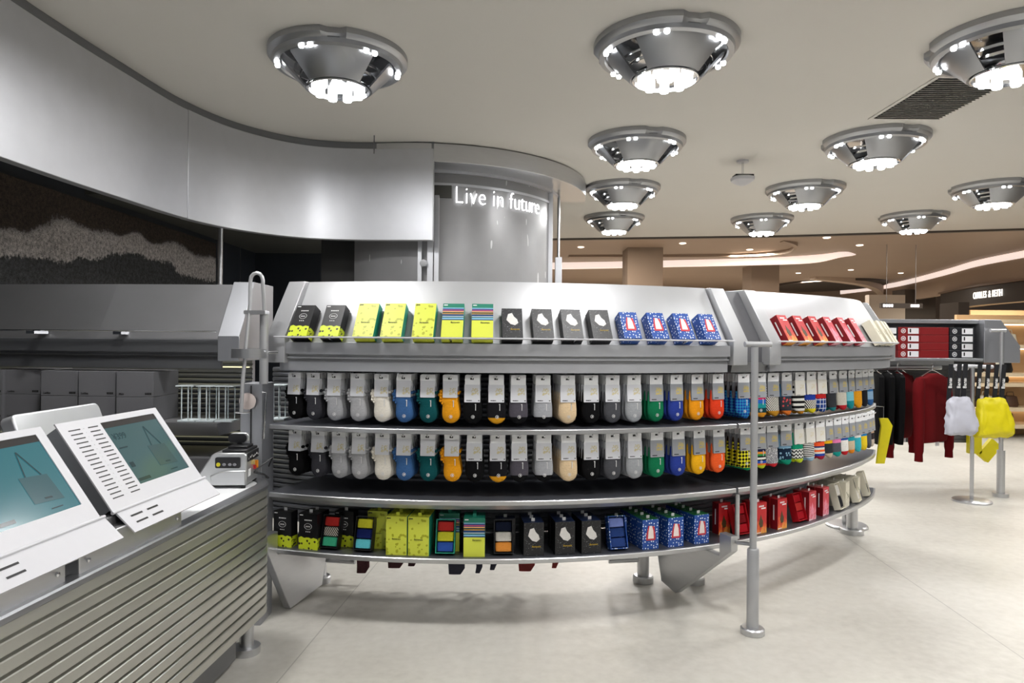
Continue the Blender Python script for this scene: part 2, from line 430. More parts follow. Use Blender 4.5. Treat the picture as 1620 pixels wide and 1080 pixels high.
# aluminium profiles and dark panels left of the screen
dp = thing('dark_partition', 'black partition panel behind the shelving between fascia and curved screen', 'partition', (-1.9, 7.2, 0))
MB().box(-.12, .68, 0, .05, 0, 2.74).build('panel', plain('black_board', (.03, .03, .03), .5, 0, .2, 4), dp)
MB().box(.69, .82, 0, .05, 0, 2.74).build('panel', plain('black_board_narrow', (.04, .04, .04), .5, 0, .2, 4), dp)
ap = thing('aluminium_frame', 'pair of vertical aluminium profiles left of the curved screen', 'frame', (0, 6.75, 0))
for a_, b_ in ((660, 666), (675, 684), (686, 693)):
    MB().box(at_y(a_, 500, 6.75).x, at_y(b_, 500, 6.75).x, 0, .04, 0, 2.74).build('profile', M_PANELF, ap)
lk = at_y(670, 416, 6.7); MB().lathe([(0, -.03), (.035, -.03), (.04, 0), (.035, .03), (0, .03)], 16).build('clamp', M_CHROME, ap, loc=(lk.x, -.03, lk.z)).rotation_euler = (PI/2, 0, 0)
wc = at_y(524, 418, 10.6); tag(MB().cyl(wc.x, wc.y, 0, wc.z, .06, 16).build('lit_post', emit('lit_post', (1, .98, .92), .9)), 'short glowing white post in the dark area behind the shelving', 'light')

# ================================================================== CEILING LAMPS
def lamp_proto():
    t = thing('ceiling_lamp', 'x', 'ceiling lamp', (0, 0, 3.2), 0, 'round metal ceiling lamps')
    b = MB(); n_ = 72; rim = []
    prof = [(.375, 0), (None, 0), (None, -.035), (None, -.05), (.425, -.06), (.418, -.085), (.385, -.092), (.375, -.08)]
    vs = []
    for i in range(n_):
        a = 360*i/n_; d = min(abs((a-c+180) % 360-180) for c in (40, 160, 280)); ro = .455-.028*(1-sm((d-5)/5))
        rr = [ro, ro, ro-.012]; k = 0
        for (r, z) in prof:
            if r is None: r = rr[k]; k += 1
            vs.append((r*cos(R(a)), r*sin(R(a)), z))
    m = len(prof); b.add(vs, [(i*m+q, ((i+1) % n_)*m+q, ((i+1) % n_)*m+(q+1) % m, i*m+(q+1) % m) for i in range(n_) for q in range(m)])
    b.build('rim', M_LAMP, t)
    MB().lathe([(0, -.01), (.376, -.01), (.376, -.03), (0, -.03)], 48).build('reflector_plate', M_CHROME, t)
    for a0 in (-131, -11, 109):
        b = MB(); b.lathe([(.362, -.075), (.358, -.088), (.222, -.226), (.212, -.222), (.346, -.078)], 20, a0=a0, a1=a0+92, close=True); b.build('cone_panel', M_LAMP, t)
    b = MB()
    for r, z in ((.285, -.115), (.245, -.15)): b.lathe([(r, z), (r+.006, z), (r+.006, z-.018), (r, z-.018)], 48, close=True)
    b.build('inner_ring', M_CHROME, t)
    b = MB(); b.lathe([(0, -.190), (.19, -.190), (.205, -.210), (.208, -.232), (.198, -.235), (.192, -.215), (0, -.212)], 48); b.build('spot_plate', M_CHROME, t)
    for k in range(9):
        a = R(40*k); MB().lathe([(0, -.262), (.027, -.258), (.031, -.246), (.031, -.212), (0, -.212)], 14, c=(.145*cos(a), .145*sin(a), 0)).build('bulb', M_BULB, t)
    MB().lathe([(0, -.240), (.05, -.237), (.055, -.215), (0, -.213)], 20).build('bulb', M_BULB, t)
    for k in range(6):
        for s in (-4.5, 4.5):
            a = R(14+60*k+s); MB().lathe([(0, -.107), (.014, -.104), (.018, -.093), (.016, -.08), (0, -.075)], 12, c=(.392*cos(a), .392*sin(a), 0)).build('rim_bulb', M_BULB, t)
    return t
LP = [(536, 100), (1053, 82), (1597, 74), (1007, 231), (1384, 228), (985, 302), (1273, 303), (1571, 301), (971.5, 348), (1205, 350), (1445, 346)]
LL = ['big round metal ceiling lamp nearest the overhead fascia at upper left', 'big round metal ceiling lamp at the top of the central lamp column',
      'large round metal ceiling lamp cut off at the upper right, over the vent', 'round metal ceiling lamp second down the central column above the screen',
      'round metal ceiling lamp below the slatted vent and right of the sensor', 'round metal ceiling lamp third down the central column beside the canopy',
      'round metal ceiling lamp between the sensor and the bright right column', 'round metal ceiling lamp cut off by the right edge, farther back',
      'small looking lamp last in the central column near the ceiling edge', 'small looking lamp near the ceiling edge just under the hanging sensor',
      'small looking lamp near the ceiling edge, rightmost of the last row']
proto = lamp_proto(); pos = [at_z(a, b_, 3.15) for a, b_ in LP]
extra = [Vector((-1.35, 2.4, 0)), Vector((.85, 2.3, 0)), Vector((3.1, 2.3, 0)), Vector((.7, .15, 0)), Vector((2.9, .1, 0)), Vector((5.4, 4.4, 0)), Vector((6.0, 6.6, 0))]
for i, p in enumerate(pos+extra):
    lab = LL[i] if i < len(LL) else 'round metal ceiling lamp outside the picture, row over the viewer'
    rz = 0
    if i == 0: o = proto; o.location = (p.x, p.y, 3.2); o['label'] = lab
    else: o = dup(proto, (p.x, p.y, 3.2), (0, 0, rz), lab)
    ld = bpy.data.lights.new('lamp_light', 'AREA'); ld.shape = 'DISK'; ld.size = .36; ld.energy = LAMP_W; ld.color = (1, .99, .975)
    lo = bpy.data.objects.new('lamp_light', ld); COL.objects.link(lo); lo.location = (p.x, p.y, 3.2-.266)

# vent, sensor
vc = at_z(1475, 155, 3.2)
ve = thing('ceiling_vent', 'rectangular slatted ceiling vent beside the upper right lamp', 'vent', (3.28, 5.28, 3.2))
fr = MB(); fr.box(-.30, .30, -.47, -.44, -.008, 0); fr.box(-.30, .30, .44, .47, -.008, 0); fr.box(-.30, -.27, -.44, .44, -.008, 0); fr.box(.27, .30, -.44, .44, -.008, 0)
fr.build('vent_frame', M_CEIL, ve, smooth=0)
MB().box(-.27, .27, -.44, .44, -.002, -.0005).build('vent_backing', M_DARK, ve, smooth=0)
sl = MB()
for k in range(22): sl.box(-.27, .27, -.012, .012, -.0015, .0015, TR(0, -.42+.04*k, -.012) @ RX(35))
sl.build('louvre', plain('vent_louvre', (.5, .48, .44), .6), ve, smooth=0)
p = at_z(1175, 254, 3.2)
se = thing('ceiling_sensor', 'small white sensor device hanging on a rod from the ceiling', 'sensor', (p.x, p.y, 3.2))
MB().cyl(0, 0, -.02, 0, .06, 20).build('mount_plate', M_WHITEP, se); MB().cyl(0, 0, -.17, -.02, .013, 12).build('rod', M_CHROME, se)
MB().loft([(0, 0, -.165, .08, .08), (0, 0, -.18, .115, .115), (0, 0, -.21, .11, .11), (0, 0, -.25, .05, .05), (0, 0, -.262, .02, .02)], 20, 3).build('body', M_WHITEP, se)
MB().box(-.09, .10, -.06, .06, -.172, -.15).build('bracket', M_BLACK, se, bevel=.005)

# ================================================================== CURVED SHELVING UNITS
ZS = {'low': .325, 'mid': .585, 'top': .903}
def shelf_prof(z, deep=.5, th=.022):
    return [(-deep, z-th), (-deep, z), (-.003, z), (0, z-.003), (0, z-th+.002), (-.002, z-th)]
def slat_prof(z0, z1, off, pitch=.026):
    pr = [(off-.03, z0), (off-.03, z1)]; z = z1
    while z-pitch > z0:
        pr += [(off, z), (off+.006, z-.008), (off+.006, z-pitch+.008), (off, z-pitch+.003), (off-.006, z-pitch+.0025), (off-.006, z-pitch+.0005)]; z -= pitch
    pr += [(off, z), (off, z0)]
    return pr
CAPP = [(0, 1.193), (0, 1.314), (-.165, 1.582), (-.44, 1.582), (-.44, 1.193)]
def cap(t, a0, a1, Rf, top=1.582):
    P = [(x, y, nx, ny) for (x, y, nx, ny) in arc(a0, a1, lambda th: Rf((a0+a1)/2), 3)]
    return MB().sweep(P, CAPP).build('end_cap', M_SILVER, t, bevel=.003)
def hook_mesh():
    b = MB(); b.tube([(0, .27, 0), (0, .0, 0), (0, -.012, .004), (0, -.016, .012)], .0028, 8); b.box(-.012, .012, .262, .268, -.02, .015); return b.mesh('hook', M_CHROME)
HOOK = hook_mesh()
def fin(t, th, r1=3.10, rt=2.69):
    a = R(th); M = Matrix.Translation((CX, CY, 0)) @ Matrix.Rotation(a, 4, 'Z')
    # local: x tangential, -y outward ; build in plane (y,z)
    pts = [(r1, .405), (r1, .335), (rt, .005), (2.57, .03), (2.5, .296), (r1-.08, .296), (r1-.08, .405)]
    b = MB(); n_ = len(pts); vs = [M @ Vector((-.02, -r, z)) for r, z in pts]+[M @ Vector((.02, -r, z)) for r, z in pts]
    b.add(vs, [tuple(range(n_)), tuple(range(2*n_-1, n_-1, -1))]+[(i, (i+1) % n_, (i+1) % n_+n_, i+n_) for i in range(n_)])
    return b.build('support_bracket', M_STEEL, t, smooth=0, bevel=.003)
def foot(t, x, y, ztop=.30, r=.032, rd=.055):
    lg = MB().cyl(x, y, .03, ztop, r, 20).build('leg', M_STEEL, t)
    MB().lathe([(0, 0), (rd, 0), (rd, .03), (rd-.006, .036), (0, .036)], 28, c=(x, y, 0)).build('foot_disc', M_STEEL, lg); return lg
def unit(name, label, a0, a1, caps, hooks):
    t = thing(name, label, 'display shelving', (0, 0, 0))
    ia, ib = (a0+1.2 if a0 < 0 else 31.6), a1-1.2
    MB().sweep(arc(ia, ib, Rh), [(-.03, 1.29), (-.19, 1.566), (-.20, 1.582), (-.215, 1.575), (-.215, 1.2), (-.03, 1.2)]).build('header_panel', M_SILVER, t)
    MB().sweep(arc(ia, ib, Rh), [(-.03, 1.235), (-.012, 1.235), (-.012, 1.288), (-.03, 1.29)]).build('ledge', M_PANELF, t)
    MB().sweep(arc(ia, ib, Rh), [(-.05, 1.158), (-.03, 1.158), (-.03, 1.213), (-.02, 1.216), (-.02, 1.222), (-.05, 1.225)]).build('lower_fascia', M_PANELF, t)
    MB().sweep(arc(ia, ib, Rh), [(-.45, 1.13), (-.05, 1.165), (-.05, 1.2), (-.45, 1.2)]).build('header_underside', M_DARKST, t)
    P = [ring(th, Rh(th)+.018, 1.312) for th in [ia+(ib-ia)*i/30 for i in range(31)]]
    g = MB().tube(P, .0042, 8).build('guard_rail', M_WHITEP, t)
    for k in range(4):
        th = ia+(ib-ia)*(k+.5)/4; p0, p1 = ring(th, Rh(th)-.02, 1.30), ring(th, Rh(th)+.018, 1.312)
        MB().tube([p0, p1], .006, 8).build('rail_peg', M_CHROME, g)
    for key in ('low', 'mid', 'top'):
        z = ZS[key]; s = MB().sweep(arc(a0+.15, a1-.15, Rs), shelf_prof(z, .5 if key != 'top' else .42)).build('shelf', M_STEEL, t, smooth=20)
        if key == 'mid': MB().sweep(arc(a0+.15, a1-.15, Rs), [(-.03, z-.022), (-.012, z-.022), (-.035, z-.046), (-.06, z-.046), (-.06, z-.022)]).build('valance', M_STEEL, s, smooth=20)
        MB().sweep(arc(a0+.2, a1-.2, Rs), [(-.42, z), (-.42, z+.002), (-.012, z+.002), (-.012, z)]).build('deck', M_SHELFTOP, s)
    MB().sweep(arc(a0+.15-(7 if a0 < 0 else 0), a1-.15, Rs), slat_prof(.33, 1.15, -.42)).build('slatwall_panel', M_SLAT, t)
    for c in caps: cap(t, c[0], c[1], Rh)
    for th, z in hooks:
        p = ring(th, Rp(th)-.0, z); inst('hook', HOOK, t, p, (0, 0, R(th)))
    return t

PX1 = [466, 496, 529, 566, 604, 639, 677, 713, 748, 786, 821, 860, 899, 936, 970, 1004, 1039, 1071, 1104, 1137]
PX2 = [468, 504, 537, 569, 606, 640, 678, 716, 752, 789, 823, 862, 901, 937, 971, 1006, 1041, 1075, 1108, 1139]
A1 = [theta(p, Rp) for p in PX1]; A2 = [theta(p, Rp) for p in PX2]
PXR1 = [1178, 1204, 1225, 1246, 1267, 1285, 1302, 1319, 1335, 1348, 1360, 1370, 1379]
PXR2 = [1182, 1205, 1224, 1246, 1266, 1284, 1300, 1314, 1327, 1339, 1350, 1360, 1369, 1377, 1382]
B1 = [theta(p, Rp) for p in PXR1]; B2 = [theta(p, Rp) for p in PXR2]
ZH1, ZH2 = 1.128, .862
u1 = unit('sock_display_unit', 'curved silver display shelving in the centre with plain socks and yellow, black and blue boxes', -18.3, 27.0,
          [(-18.1, -16.2), (26.0, 27.8)], [(a, ZH1) for a in A1]+[(a, ZH2) for a in A2])
u2 = unit('sock_display_unit', 'curved silver display shelving on the right with patterned socks and red boxes', 27.0, 63.5,
          [(30.9, 32.6), (61.6, 63.2)], [(a, ZH1) for a in B1]+[(a, ZH2) for a in B2])
# filler between the two header caps
MB().sweep(arc(27.6, 31.1, Rh), [(-.05, 1.20), (-.05, 1.30), (-.205, 1.572), (-.40, 1.572), (-.40, 1.20)]).build('joint_cover', plain('dark_joint', (.10, .10, .11), .5), u2)
MB().sweep(arc(26.6, 31.8, Rh), [(-.05, 1.155), (-.04, 1.205), (-.3, 1.205), (-.3, 1.155)]).build('joint_cover', M_DARKST, u2)
fin(u1, -17.5, 3.02, 2.84); fin(u1, 24.0)
for th, r in ((-18.9, 2.465), (22.5, 2.47)):
    p = ring(th, r); foot(u1, p.x, p.y)
    q = p+Vector((.19 if th < 0 else -.19, -.02, 0))
    MB().tube([(p.x, p.y, .285), (q.x-.06*(1 if th < 0 else -1), q.y, .25), (q.x, q.y, .13), (q.x, q.y, .115), (p.x, p.y, .12)], .013, 10).build('brace', M_STEEL, u1)
    MB().box(p.x-.09, p.x+.09, p.y-.12, p.y+.12, .262, .297).build('leg_mount', M_STEEL, u1, bevel=.003)
for th in (28.0,):
    p = ring(th, 2.6); foot(u2, p.x, p.y)
p = at_z(1348, 843, 0); foot(u2, p.x, p.y, .30, .036, .075)
MB().tube([ring(27.4, 2.93, .33), ring(27.4, 2.93, .55)], .012, 10).build('upright', M_STEEL, u2)
p = at_z(1339, 832, 0)
rs = thing('round_base_stand', 'grey stand with a wide round base plate under the right shelving end', 'stand', (p.x, p.y, 0))
MB().lathe([(0, 0), (.14, 0), (.14, .012), (.13, .02), (0, .02)], 40).build('base_plate', M_STEEL, rs); MB().cyl(0, 0, .018, .28, .03, 18).build('post', M_STEEL, rs)

# pole in front
pp = ring(24.05, 3.215)
fpole = thing('support_pole', 'slim floor pole standing in front of the joint between the two curved shelving units', 'pole', (pp.x, pp.y, 0))
MB().lathe([(0, 0), (.050, 0), (.052, .004), (.052, .024), (.046, .03), (0, .03)], 36).build('foot_disc', M_STEEL, fpole)
MB().lathe([(0, .028), (.026, .028), (.026, .375), (.022, .382), (0, .382)], 28).build('sleeve', M_SILVER, fpole)
MB().lathe([(0, .38), (.0155, .38), (.0155, 1.285), (0, 1.285)], 24).build('tube', M_SILVER, fpole)
MB().tube([(-.045, .0, 1.297), (.08, .02, 1.297)], .0125, 16).build('cross_bar', M_SILVER, fpole)
MB().tube([(-.01, .0, .40), (-.04, .10, .378)], .009, 10).build('link_rod', M_STEEL, fpole)

# ================================================================== SOCK PACKS
n = NT('sock_label'); g = n.noise(160, 2)
m1 = n.math('MULTIPLY', n.rect(.012, .016, -.058, .016), n.math('GREATER_THAN', g, .5))
m2 = n.math('MULTIPLY', n.rect(-.014, .013, -.098, .0022), n.math('GREATER_THAN', n.noise(500, 1), .4)); m3 = n.rect(.030, .003, -.098, .0022)
n.color(n.mix(n.math('MAXIMUM', m2, m3), n.mix(n.math('MULTIPLY', m1, .75), (.74, .75, .79), (.66, .56, .22)), (.03, .03, .03))); n.pbr(.38, .15); M_LABEL = n.m
n = NT('sock_label_cream'); g = n.noise(160, 2)
m1 = n.math('MULTIPLY', n.rect(.012, .014, -.062, .014), n.math('GREATER_THAN', g, .5)); m2 = n.rect(-.014, .012, -.106, .002)
n.color(n.mix(m2, n.mix(n.math('MULTIPLY', m1, .4), (.78, .76, .70), (.7, .58, .25)), (.03, .03, .03))); n.pbr(.5); M_LABELC = n.m
n = NT('sock_label_foil'); g = n.noise(150, 2)
m1 = n.math('MULTIPLY', n.rect(.012, .017, -.058, .017), n.math('GREATER_THAN', g, .46)); m2 = n.rect(-.014, .013, -.098, .0022)
n.color(n.mix(m2, n.mix(n.math('MULTIPLY', m1, .8), (.37, .385, .42), (.66, .52, .12)), (.03, .03, .03))); n.pbr(.4, .25); M_LABELG = n.m
def card_mesh():
    b = MB(); pts = [(-.034, -.036), (.034, -.036), (.034, .018), (-.030, .018), (-.034, .014)]
    b.prism(pts, -.0105, -.0085); b.prism(pts, .0085, .0105); b.box(-.03, .034, -.0105, .0105, .0175, .0185); b.mat(1).box(-.010, .006, -.0112, -.0104, -.004, .004)
    return b.mesh('header_card', [M_WHITECARD, M_DARK], 0)
CARD = card_mesh()
def sleeve_mesh(m, hw=.036, top=-.026, bot=-.106):
    b = MB(); b.rbox(-hw, hw, -.0168, .0150, bot, top, .002); b.v = [(x, y*(.66+.34*min(1, (top-z)/.03)), z) for x, y, z in b.v]; return b.mesh('label_sleeve', m, 0)
SLEEVE = sleeve_mesh(M_LABEL); SLEEVEC = sleeve_mesh(M_LABELC); SLEEVEG = sleeve_mesh(M_LABELG); SLEEVEA = sleeve_mesh(M_LABEL, .033, -.010, -.086)
def sock_geo(kind):
    b = MB()
    if kind == 'ankle':
        b.loft([(-.004, 0, -.045, .026, .006), (-.006, 0, -.055, .036, .010), (-.009, 0, -.070, .043, .0125), (-.008, 0, -.084, .040, .0125), (-.003, 0, -.092, .038, .014), (-.006, 0, -.102, .040, .016), (0, 0, -.112, .037, .015),
                (.002, 0, -.13, .038, .016), (.003, 0, -.155, .041, .016), (.003, 0, -.175, .039, .0155), (.003, 0, -.190, .031, .013), (.003, 0, -.199, .019, .010), (.003, 0, -.203, .006, .004)], 20)
        for cx, cz, rr in ((-.042, -.060, .009), (-.047, -.074, .010), (-.043, -.088, .009), (-.045, -.101, .008), (-.036, -.112, .007), (.036, -.066, .007)):
            b.loft([(cx, 0, cz+rr, rr*.3, .004), (cx, 0, cz+rr*.6, rr*.85, .011), (cx, 0, cz, rr, .014), (cx, 0, cz-rr*.6, rr*.85, .011), (cx, 0, cz-rr, rr*.3, .004)], 10, 2)
    elif kind == 'mid':
        b.loft([(0, 0, -.050, .034, .006), (0, 0, -.065, .039, .010), (0, 0, -.100, .041, .0125), (.001, 0, -.112, .042, .015), (.001, 0, -.14, .044, .016), (.002, 0, -.168, .043, .016), (.003, 0, -.187, .036, .0145), (.003, 0, -.199, .023, .011), (.003, 0, -.205, .007, .004)], 22)
    else:
        b.loft([(0, 0, -.024, .030, .007), (-.002, 0, -.05, .038, .010), (-.003, 0, -.100, .041, .0125), (-.003, 0, -.112, .042, .015), (-.002, 0, -.15, .043, .016), (.002, 0, -.178, .042, .016), (.010, 0, -.194, .031, .014), (.016, 0, -.206, .015, .010), (.018, 0, -.210, .005, .004)], 20)
    return b.mesh('sock', None or M_BLACK)
GEO = {k: sock_geo(k) for k in ('ankle', 'mid', 'crew')}
def emblem_mesh():
    b = MB(); b.lathe([(.0062, -.0004), (.0078, -.0004), (.0078, .0004), (.0062, .0004)], 16, close=True); b.box(-.002, .0035, -.003, .003, -.0004, .0004)
    me = b.mesh('emblem', plain('emblem_ink', (.7, .7, .7), .6)); return me
EMB = emblem_mesh()
b = MB(); b.box(-.0015, .0015, -.0006, .0006, -.03, 0); b.box(-.004, .002, -.0006, .0006, -.004, 0); MARK = b.mesh('side_mark', MATS['emblem_ink'], 0)
def knit(n, col):
    f = n.noise(90, 3, (1, 1, 3)); k = n.mix(f, (.72, .72, .72), (1.12, 1.12, 1.12))
    mx = n.node('ShaderNodeMix', data_type='RGBA', blend_type='MULTIPLY'); mx.inputs[0].default_value = 1
    if isinstance(col, tuple): mx.inputs[6].default_value = C4(col)
    else: n.link(col, mx.inputs[6])
    n.link(k, mx.inputs[7]); n.color(mx.outputs[2]); n.pbr(.9, 0, Specular_IOR_Level=.15); n.bump(f, .35, .003); return n.m
def sock_mat(name, spec):
    n = NT(name); x, y, z = n.sep(); kind = spec[0]
    H = lambda c: hexc(c) if isinstance(c, str) else c
    zt = n.math('MULTIPLY', z, -5)                    # 0 at hook, 1 at z=-.2
    if kind == 'plain': c = H(spec[1])
    elif kind == 'toe': c = n.ramp(zt, [(0, H(spec[1])), (spec[3], H(spec[2]))])
    elif kind == 'ramp': c = n.ramp(zt, [(p, H(q)) for p, q in spec[1]])
    elif kind in ('check', 'dots', 'diag', 'zig', 'grid', 'thin'):
        A, B, s = H(spec[1]), H(spec[2]), spec[3]
        if kind == 'check':
            ck = n.node('ShaderNodeTexChecker'); ck.inputs['Scale'].default_value = s; n.link(n.co, ck.inputs[0]); f = ck.outputs['Fac']
            mp = n.node('ShaderNodeMapping'); mp.inputs['Rotation'].default_value = (0, R(45), 0); mp.inputs['Location'].default_value = (.0001, .003, .0001); mp.inputs['Scale'].default_value = (1, .001, 1)
            n.link(n.co, mp.inputs[0]); n.link(mp.outputs[0], ck.inputs[0])
        elif kind == 'dots':
            v = n.node('ShaderNodeTexVoronoi'); v.inputs['Scale'].default_value = s; mp = n.node('ShaderNodeMapping'); mp.inputs['Scale'].default_value = (1, .05, 1); n.link(n.co, mp.inputs[0]); n.link(mp.outputs[0], v.inputs['Vector'])
            f = n.math('LESS_THAN', v.outputs['Distance'], .32)
        elif kind == 'diag': f = n.math('GREATER_THAN', n.math('SINE', n.math('MULTIPLY', n.math('ADD', n.math('MULTIPLY', x, 1.2), z), s)), 0)
        elif kind == 'thin': f = n.math('GREATER_THAN', n.math('SINE', n.math('MULTIPLY', z, s)), 0)
        elif kind == 'zig': f = n.math('GREATER_THAN', n.math('SINE', n.math('MULTIPLY', n.math('ADD', n.math('PINGPONG', x, .012), z), s)), 0)
        else: f = n.math('MAXIMUM', n.math('GREATER_THAN', n.math('SINE', n.math('MULTIPLY', x, s)), .9), n.math('GREATER_THAN', n.math('SINE', n.math('MULTIPLY', z, s)), .9))
        c = n.mix(f, A, B)
        if len(spec) > 4 and spec[4]:
            top, ztop = spec[4]; c = n.mix(n.math('LESS_THAN', zt, ztop), c, H(top))
        if len(spec) > 5 and spec[5]: c = n.mix(n.math('GREATER_THAN', zt, spec[5][1]), c, H(spec[5][0]))
    return knit(n, c)
NP = [0]
def pack_line(th, z, kind, spec, words, rowname, count, emb=True, cream=False, deep=.036, foil=False):
    me = GEO[kind].copy(); me.materials.clear(); me.materials.append(sock_mat('knit', spec))
    r0 = Rp(th); jit = random.uniform(-1.5, 1.5)-(15*sm((th-24)/9)+random.uniform(-4, 4)*sm((th-28)/4)); sl_ = SLEEVEA if kind == 'ankle' else (SLEEVEC if cream else SLEEVEG if foil else SLEEVE)
    t = thing('sock_pack', 'front pack of '+words+', '+rowname+' hooks', 'socks', ring(th, r0-.012, z), R(th+jit), 'sock packs on hooks')
    inst('header_card', CARD, t); inst('label_sleeve', sl_, t); inst('sock', me, t)
    if emb:
        inst('emblem', EMB, t, (.004, -.0166, -.172), (PI/2, 0, 0)); inst('side_mark', MARK, t, (.016, -.0166, -.098 if kind == 'ankle' else -.113))
    NP[0] += 1
    for k in range(1, count):
        q = thing('sock_pack', words+' pack '+('', 'second', 'third', 'fourth', 'fifth')[k]+' from the front, '+rowname+' hooks', 'socks', ring(th, r0-.012-deep*k, z), R(th+jit+random.uniform(-3, 3)), words+' packs behind the front one, '+rowname+' row')
        inst('header_card', CARD, q); inst('label_sleeve', sl_, q); inst('sock', me, q); NP[0] += 1
S1 = [('ankle', ('plain', '#0b0b0d'), 'black ankle socks'), ('ankle', ('plain', '#3a3a40'), 'charcoal ankle socks'),
      ('ankle', ('plain', '#a9aaae'), 'light grey ankle socks beside charcoal'), ('ankle', ('plain', '#b0b0b3'), 'light grey ankle socks beside white'),
      ('ankle', ('plain', '#ece6da'), 'off-white ankle socks'), ('ankle', ('plain', '#3f679b'), 'denim blue ankle socks'),
      ('ankle', ('plain', '#0f5054'), 'dark teal ankle socks'), ('ankle', ('plain', '#eda01e'), 'mustard orange ankle socks'),
      ('mid', ('plain', '#0c0c0e'), 'all black plain socks'), ('mid', ('toe', '#19181c', '#eaa524', .88), 'black socks with yellow toe'),
      ('mid', ('toe', '#55515a', '#111113', .86), 'dark grey socks with black toe'), ('mid', ('toe', '#a9abb0', '#0e0e10', .86), 'light grey socks with black toe'),
      ('mid', ('plain', '#e6cba4'), 'beige socks'), ('mid', ('plain', '#0d0d0f'), 'black socks with round emblem beside beige'),
      ('mid', ('plain', '#4d4e53'), 'charcoal mid socks'), ('mid', ('plain', '#a3a6aa'), 'plain light grey mid socks'),
      ('mid', ('plain', '#12744c'), 'green socks'), ('mid', ('plain', '#2c3f93'), 'royal blue socks'),
      ('mid', ('plain', '#f09a18'), 'amber orange socks'), ('mid', ('plain', '#e2401f'), 'orange red socks')]
for i, (k, sp, wd) in enumerate(S1):
    c = 3 if 7 <= i <= 11 else (4 if i < 7 else 5)
    pack_line(A1[i], ZH1, k, sp, wd, 'upper central', c, foil=i > 15)
    sp2 = sp
    if i == 18: sp2 = ('plain', '#f5b41c')
    if i == 19: sp2 = ('plain', '#f0602a')
    pack_line(A2[i], ZH2, k, sp2, wd, 'lower central', c, foil=i > 15)
K = '#101012'; W_ = '#e6e4de'
SR1 = [(('check', '#1b3f9e', '#2f8fc0', 95, (K, .35)), 'blue checked crew socks'), (('ramp', [(0, '#23233a'), (.5, '#d6386a'), (.58, '#2b63b5'), (.68, '#1e8f93'), (.8, '#123f44'), (.92, '#e59a28')]), 'teal and pink striped crew socks'),
       (('diag', '#2b2b2b', W_, 480, None, ('#c98f2a', .9)), 'cream socks with fine dark lines'), (('dots', '#33363d', '#b8494b', 45, ('#1f5c86', .55), ('#f08033', .92)), 'charcoal dotted crew socks'),
       (('thin', K, W_, 230, None, ('#d8932c', .97)), 'black and white banded crew socks'), (('diag', K, W_, 420, ('#243f9d', .68), ('#e6d426', .92)), 'blue topped diagonal striped socks'),
       (('grid', '#1d3d88', '#dfe6ee', 260, ('#c92a28', .66)), 'red topped blue grid socks'), (('toe', '#37393e', '#1b7a80', .94), 'charcoal crew socks'),
       (('toe', '#d8d3c6', '#b8222b', .9), 'cream crew socks with red toe'), (('toe', '#7fc9d8', '#138a93', .8), 'pale cyan crew socks'),
       (('plain', '#eaa21f'), 'amber yellow crew socks'), (('plain', '#1a1a22'), 'black crew socks near the end'), (('ramp', [(0, '#2f6aa0'), (.6, '#8fb4d6'), (.85, '#2f5f9a')]), 'light blue crew socks at the end')]
SR2 = [(('check', '#15150f', '#e2d92a', 80, ('#2c2416', .3), ('#1e8a58', .97)), 'yellow and black checked socks'),
       (('ramp', [(0, '#1d2148'), (.6, '#e78f32'), (.66, '#2e8c4c'), (.71, K), (.75, W_), (.8, K), (.83, '#2b53b8'), (.9, '#ef7b28'), (.95, '#bfd02c')]), 'rainbow striped crew socks'),
       (('dots', '#8f8f94', '#f0efec', 150, None, ('#cf2b33', .95)), 'grey speckled socks with red toe'), (('dots', '#16283f', '#8db5cc', 60, ('#7fa9c4', .6), ('#159072', .9)), 'navy spotted socks with green toe'),
       (('zig', '#2a2a2c', '#e8e8e4', 330, ('#14936f', .66), ('#c9dc2e', .93)), 'green topped zigzag socks'), (('thin', K, '#ecebe6', 640, ('#d9d7d0', .55), ('#9dbfd8', .93)), 'thin black and white striped socks'),
       (('ramp', [(0, '#b02030'), (.55, '#ee5a2b'), (.66, '#20306a'), (.7, W_), (.76, '#ef6a2e'), (.82, W_), (.87, '#2445a2'), (.94, '#a8213a')]), 'orange and navy striped socks'),
       (('ramp', [(0, '#a83a20'), (.5, '#eeb81e'), (.62, '#2f3338'), (.9, '#c9bba4')]), 'yellow topped charcoal socks'), (('ramp', [(0, '#2c2c30'), (.5, '#ec7fb4'), (.64, '#55575e'), (.9, '#179a92')]), 'pink topped grey socks'),
       (('ramp', [(0, '#23252d'), (.5, '#2a54a4'), (.6, '#eceae6'), (.92, '#c8222c')]), 'blue topped white socks'), (('ramp', [(0, '#14707c'), (.55, '#1b97a5'), (.66, '#cdbb9e'), (.92, '#ef8f22')]), 'teal and beige socks'),
       (('ramp', [(0, '#b31f26'), (.5, '#f2efe8'), (.6, '#38aebb')]), 'red topped teal socks'), (('ramp', [(0, '#a92a25'), (.5, '#2a86c6'), (.6, '#eacb2a')]), 'blue topped yellow socks'),
       (('plain', '#50535a'), 'mid grey crew socks at the end'), (('ramp', [(0, K), (.5, '#c9a688'), (.6, '#2a2226'), (.8, '#cdbfae')]), 'brown and beige striped socks at the end')]
for i, (sp, wd) in enumerate(SR1): pack_line(B1[i], ZH1, 'crew', sp, wd, 'upper right', 5 if i < 2 else (4 if i < 8 else 3), emb=i < 2, cream=4 <= i <= 6, foil=True)
for i, (sp, wd) in enumerate(SR2): pack_line(B2[i], ZH2, 'crew', sp, wd, 'lower right', 5 if i < 2 else (4 if i < 8 else 3), emb=i < 2, cream=4 <= i <= 6, foil=True)
print('packs', NP[0])

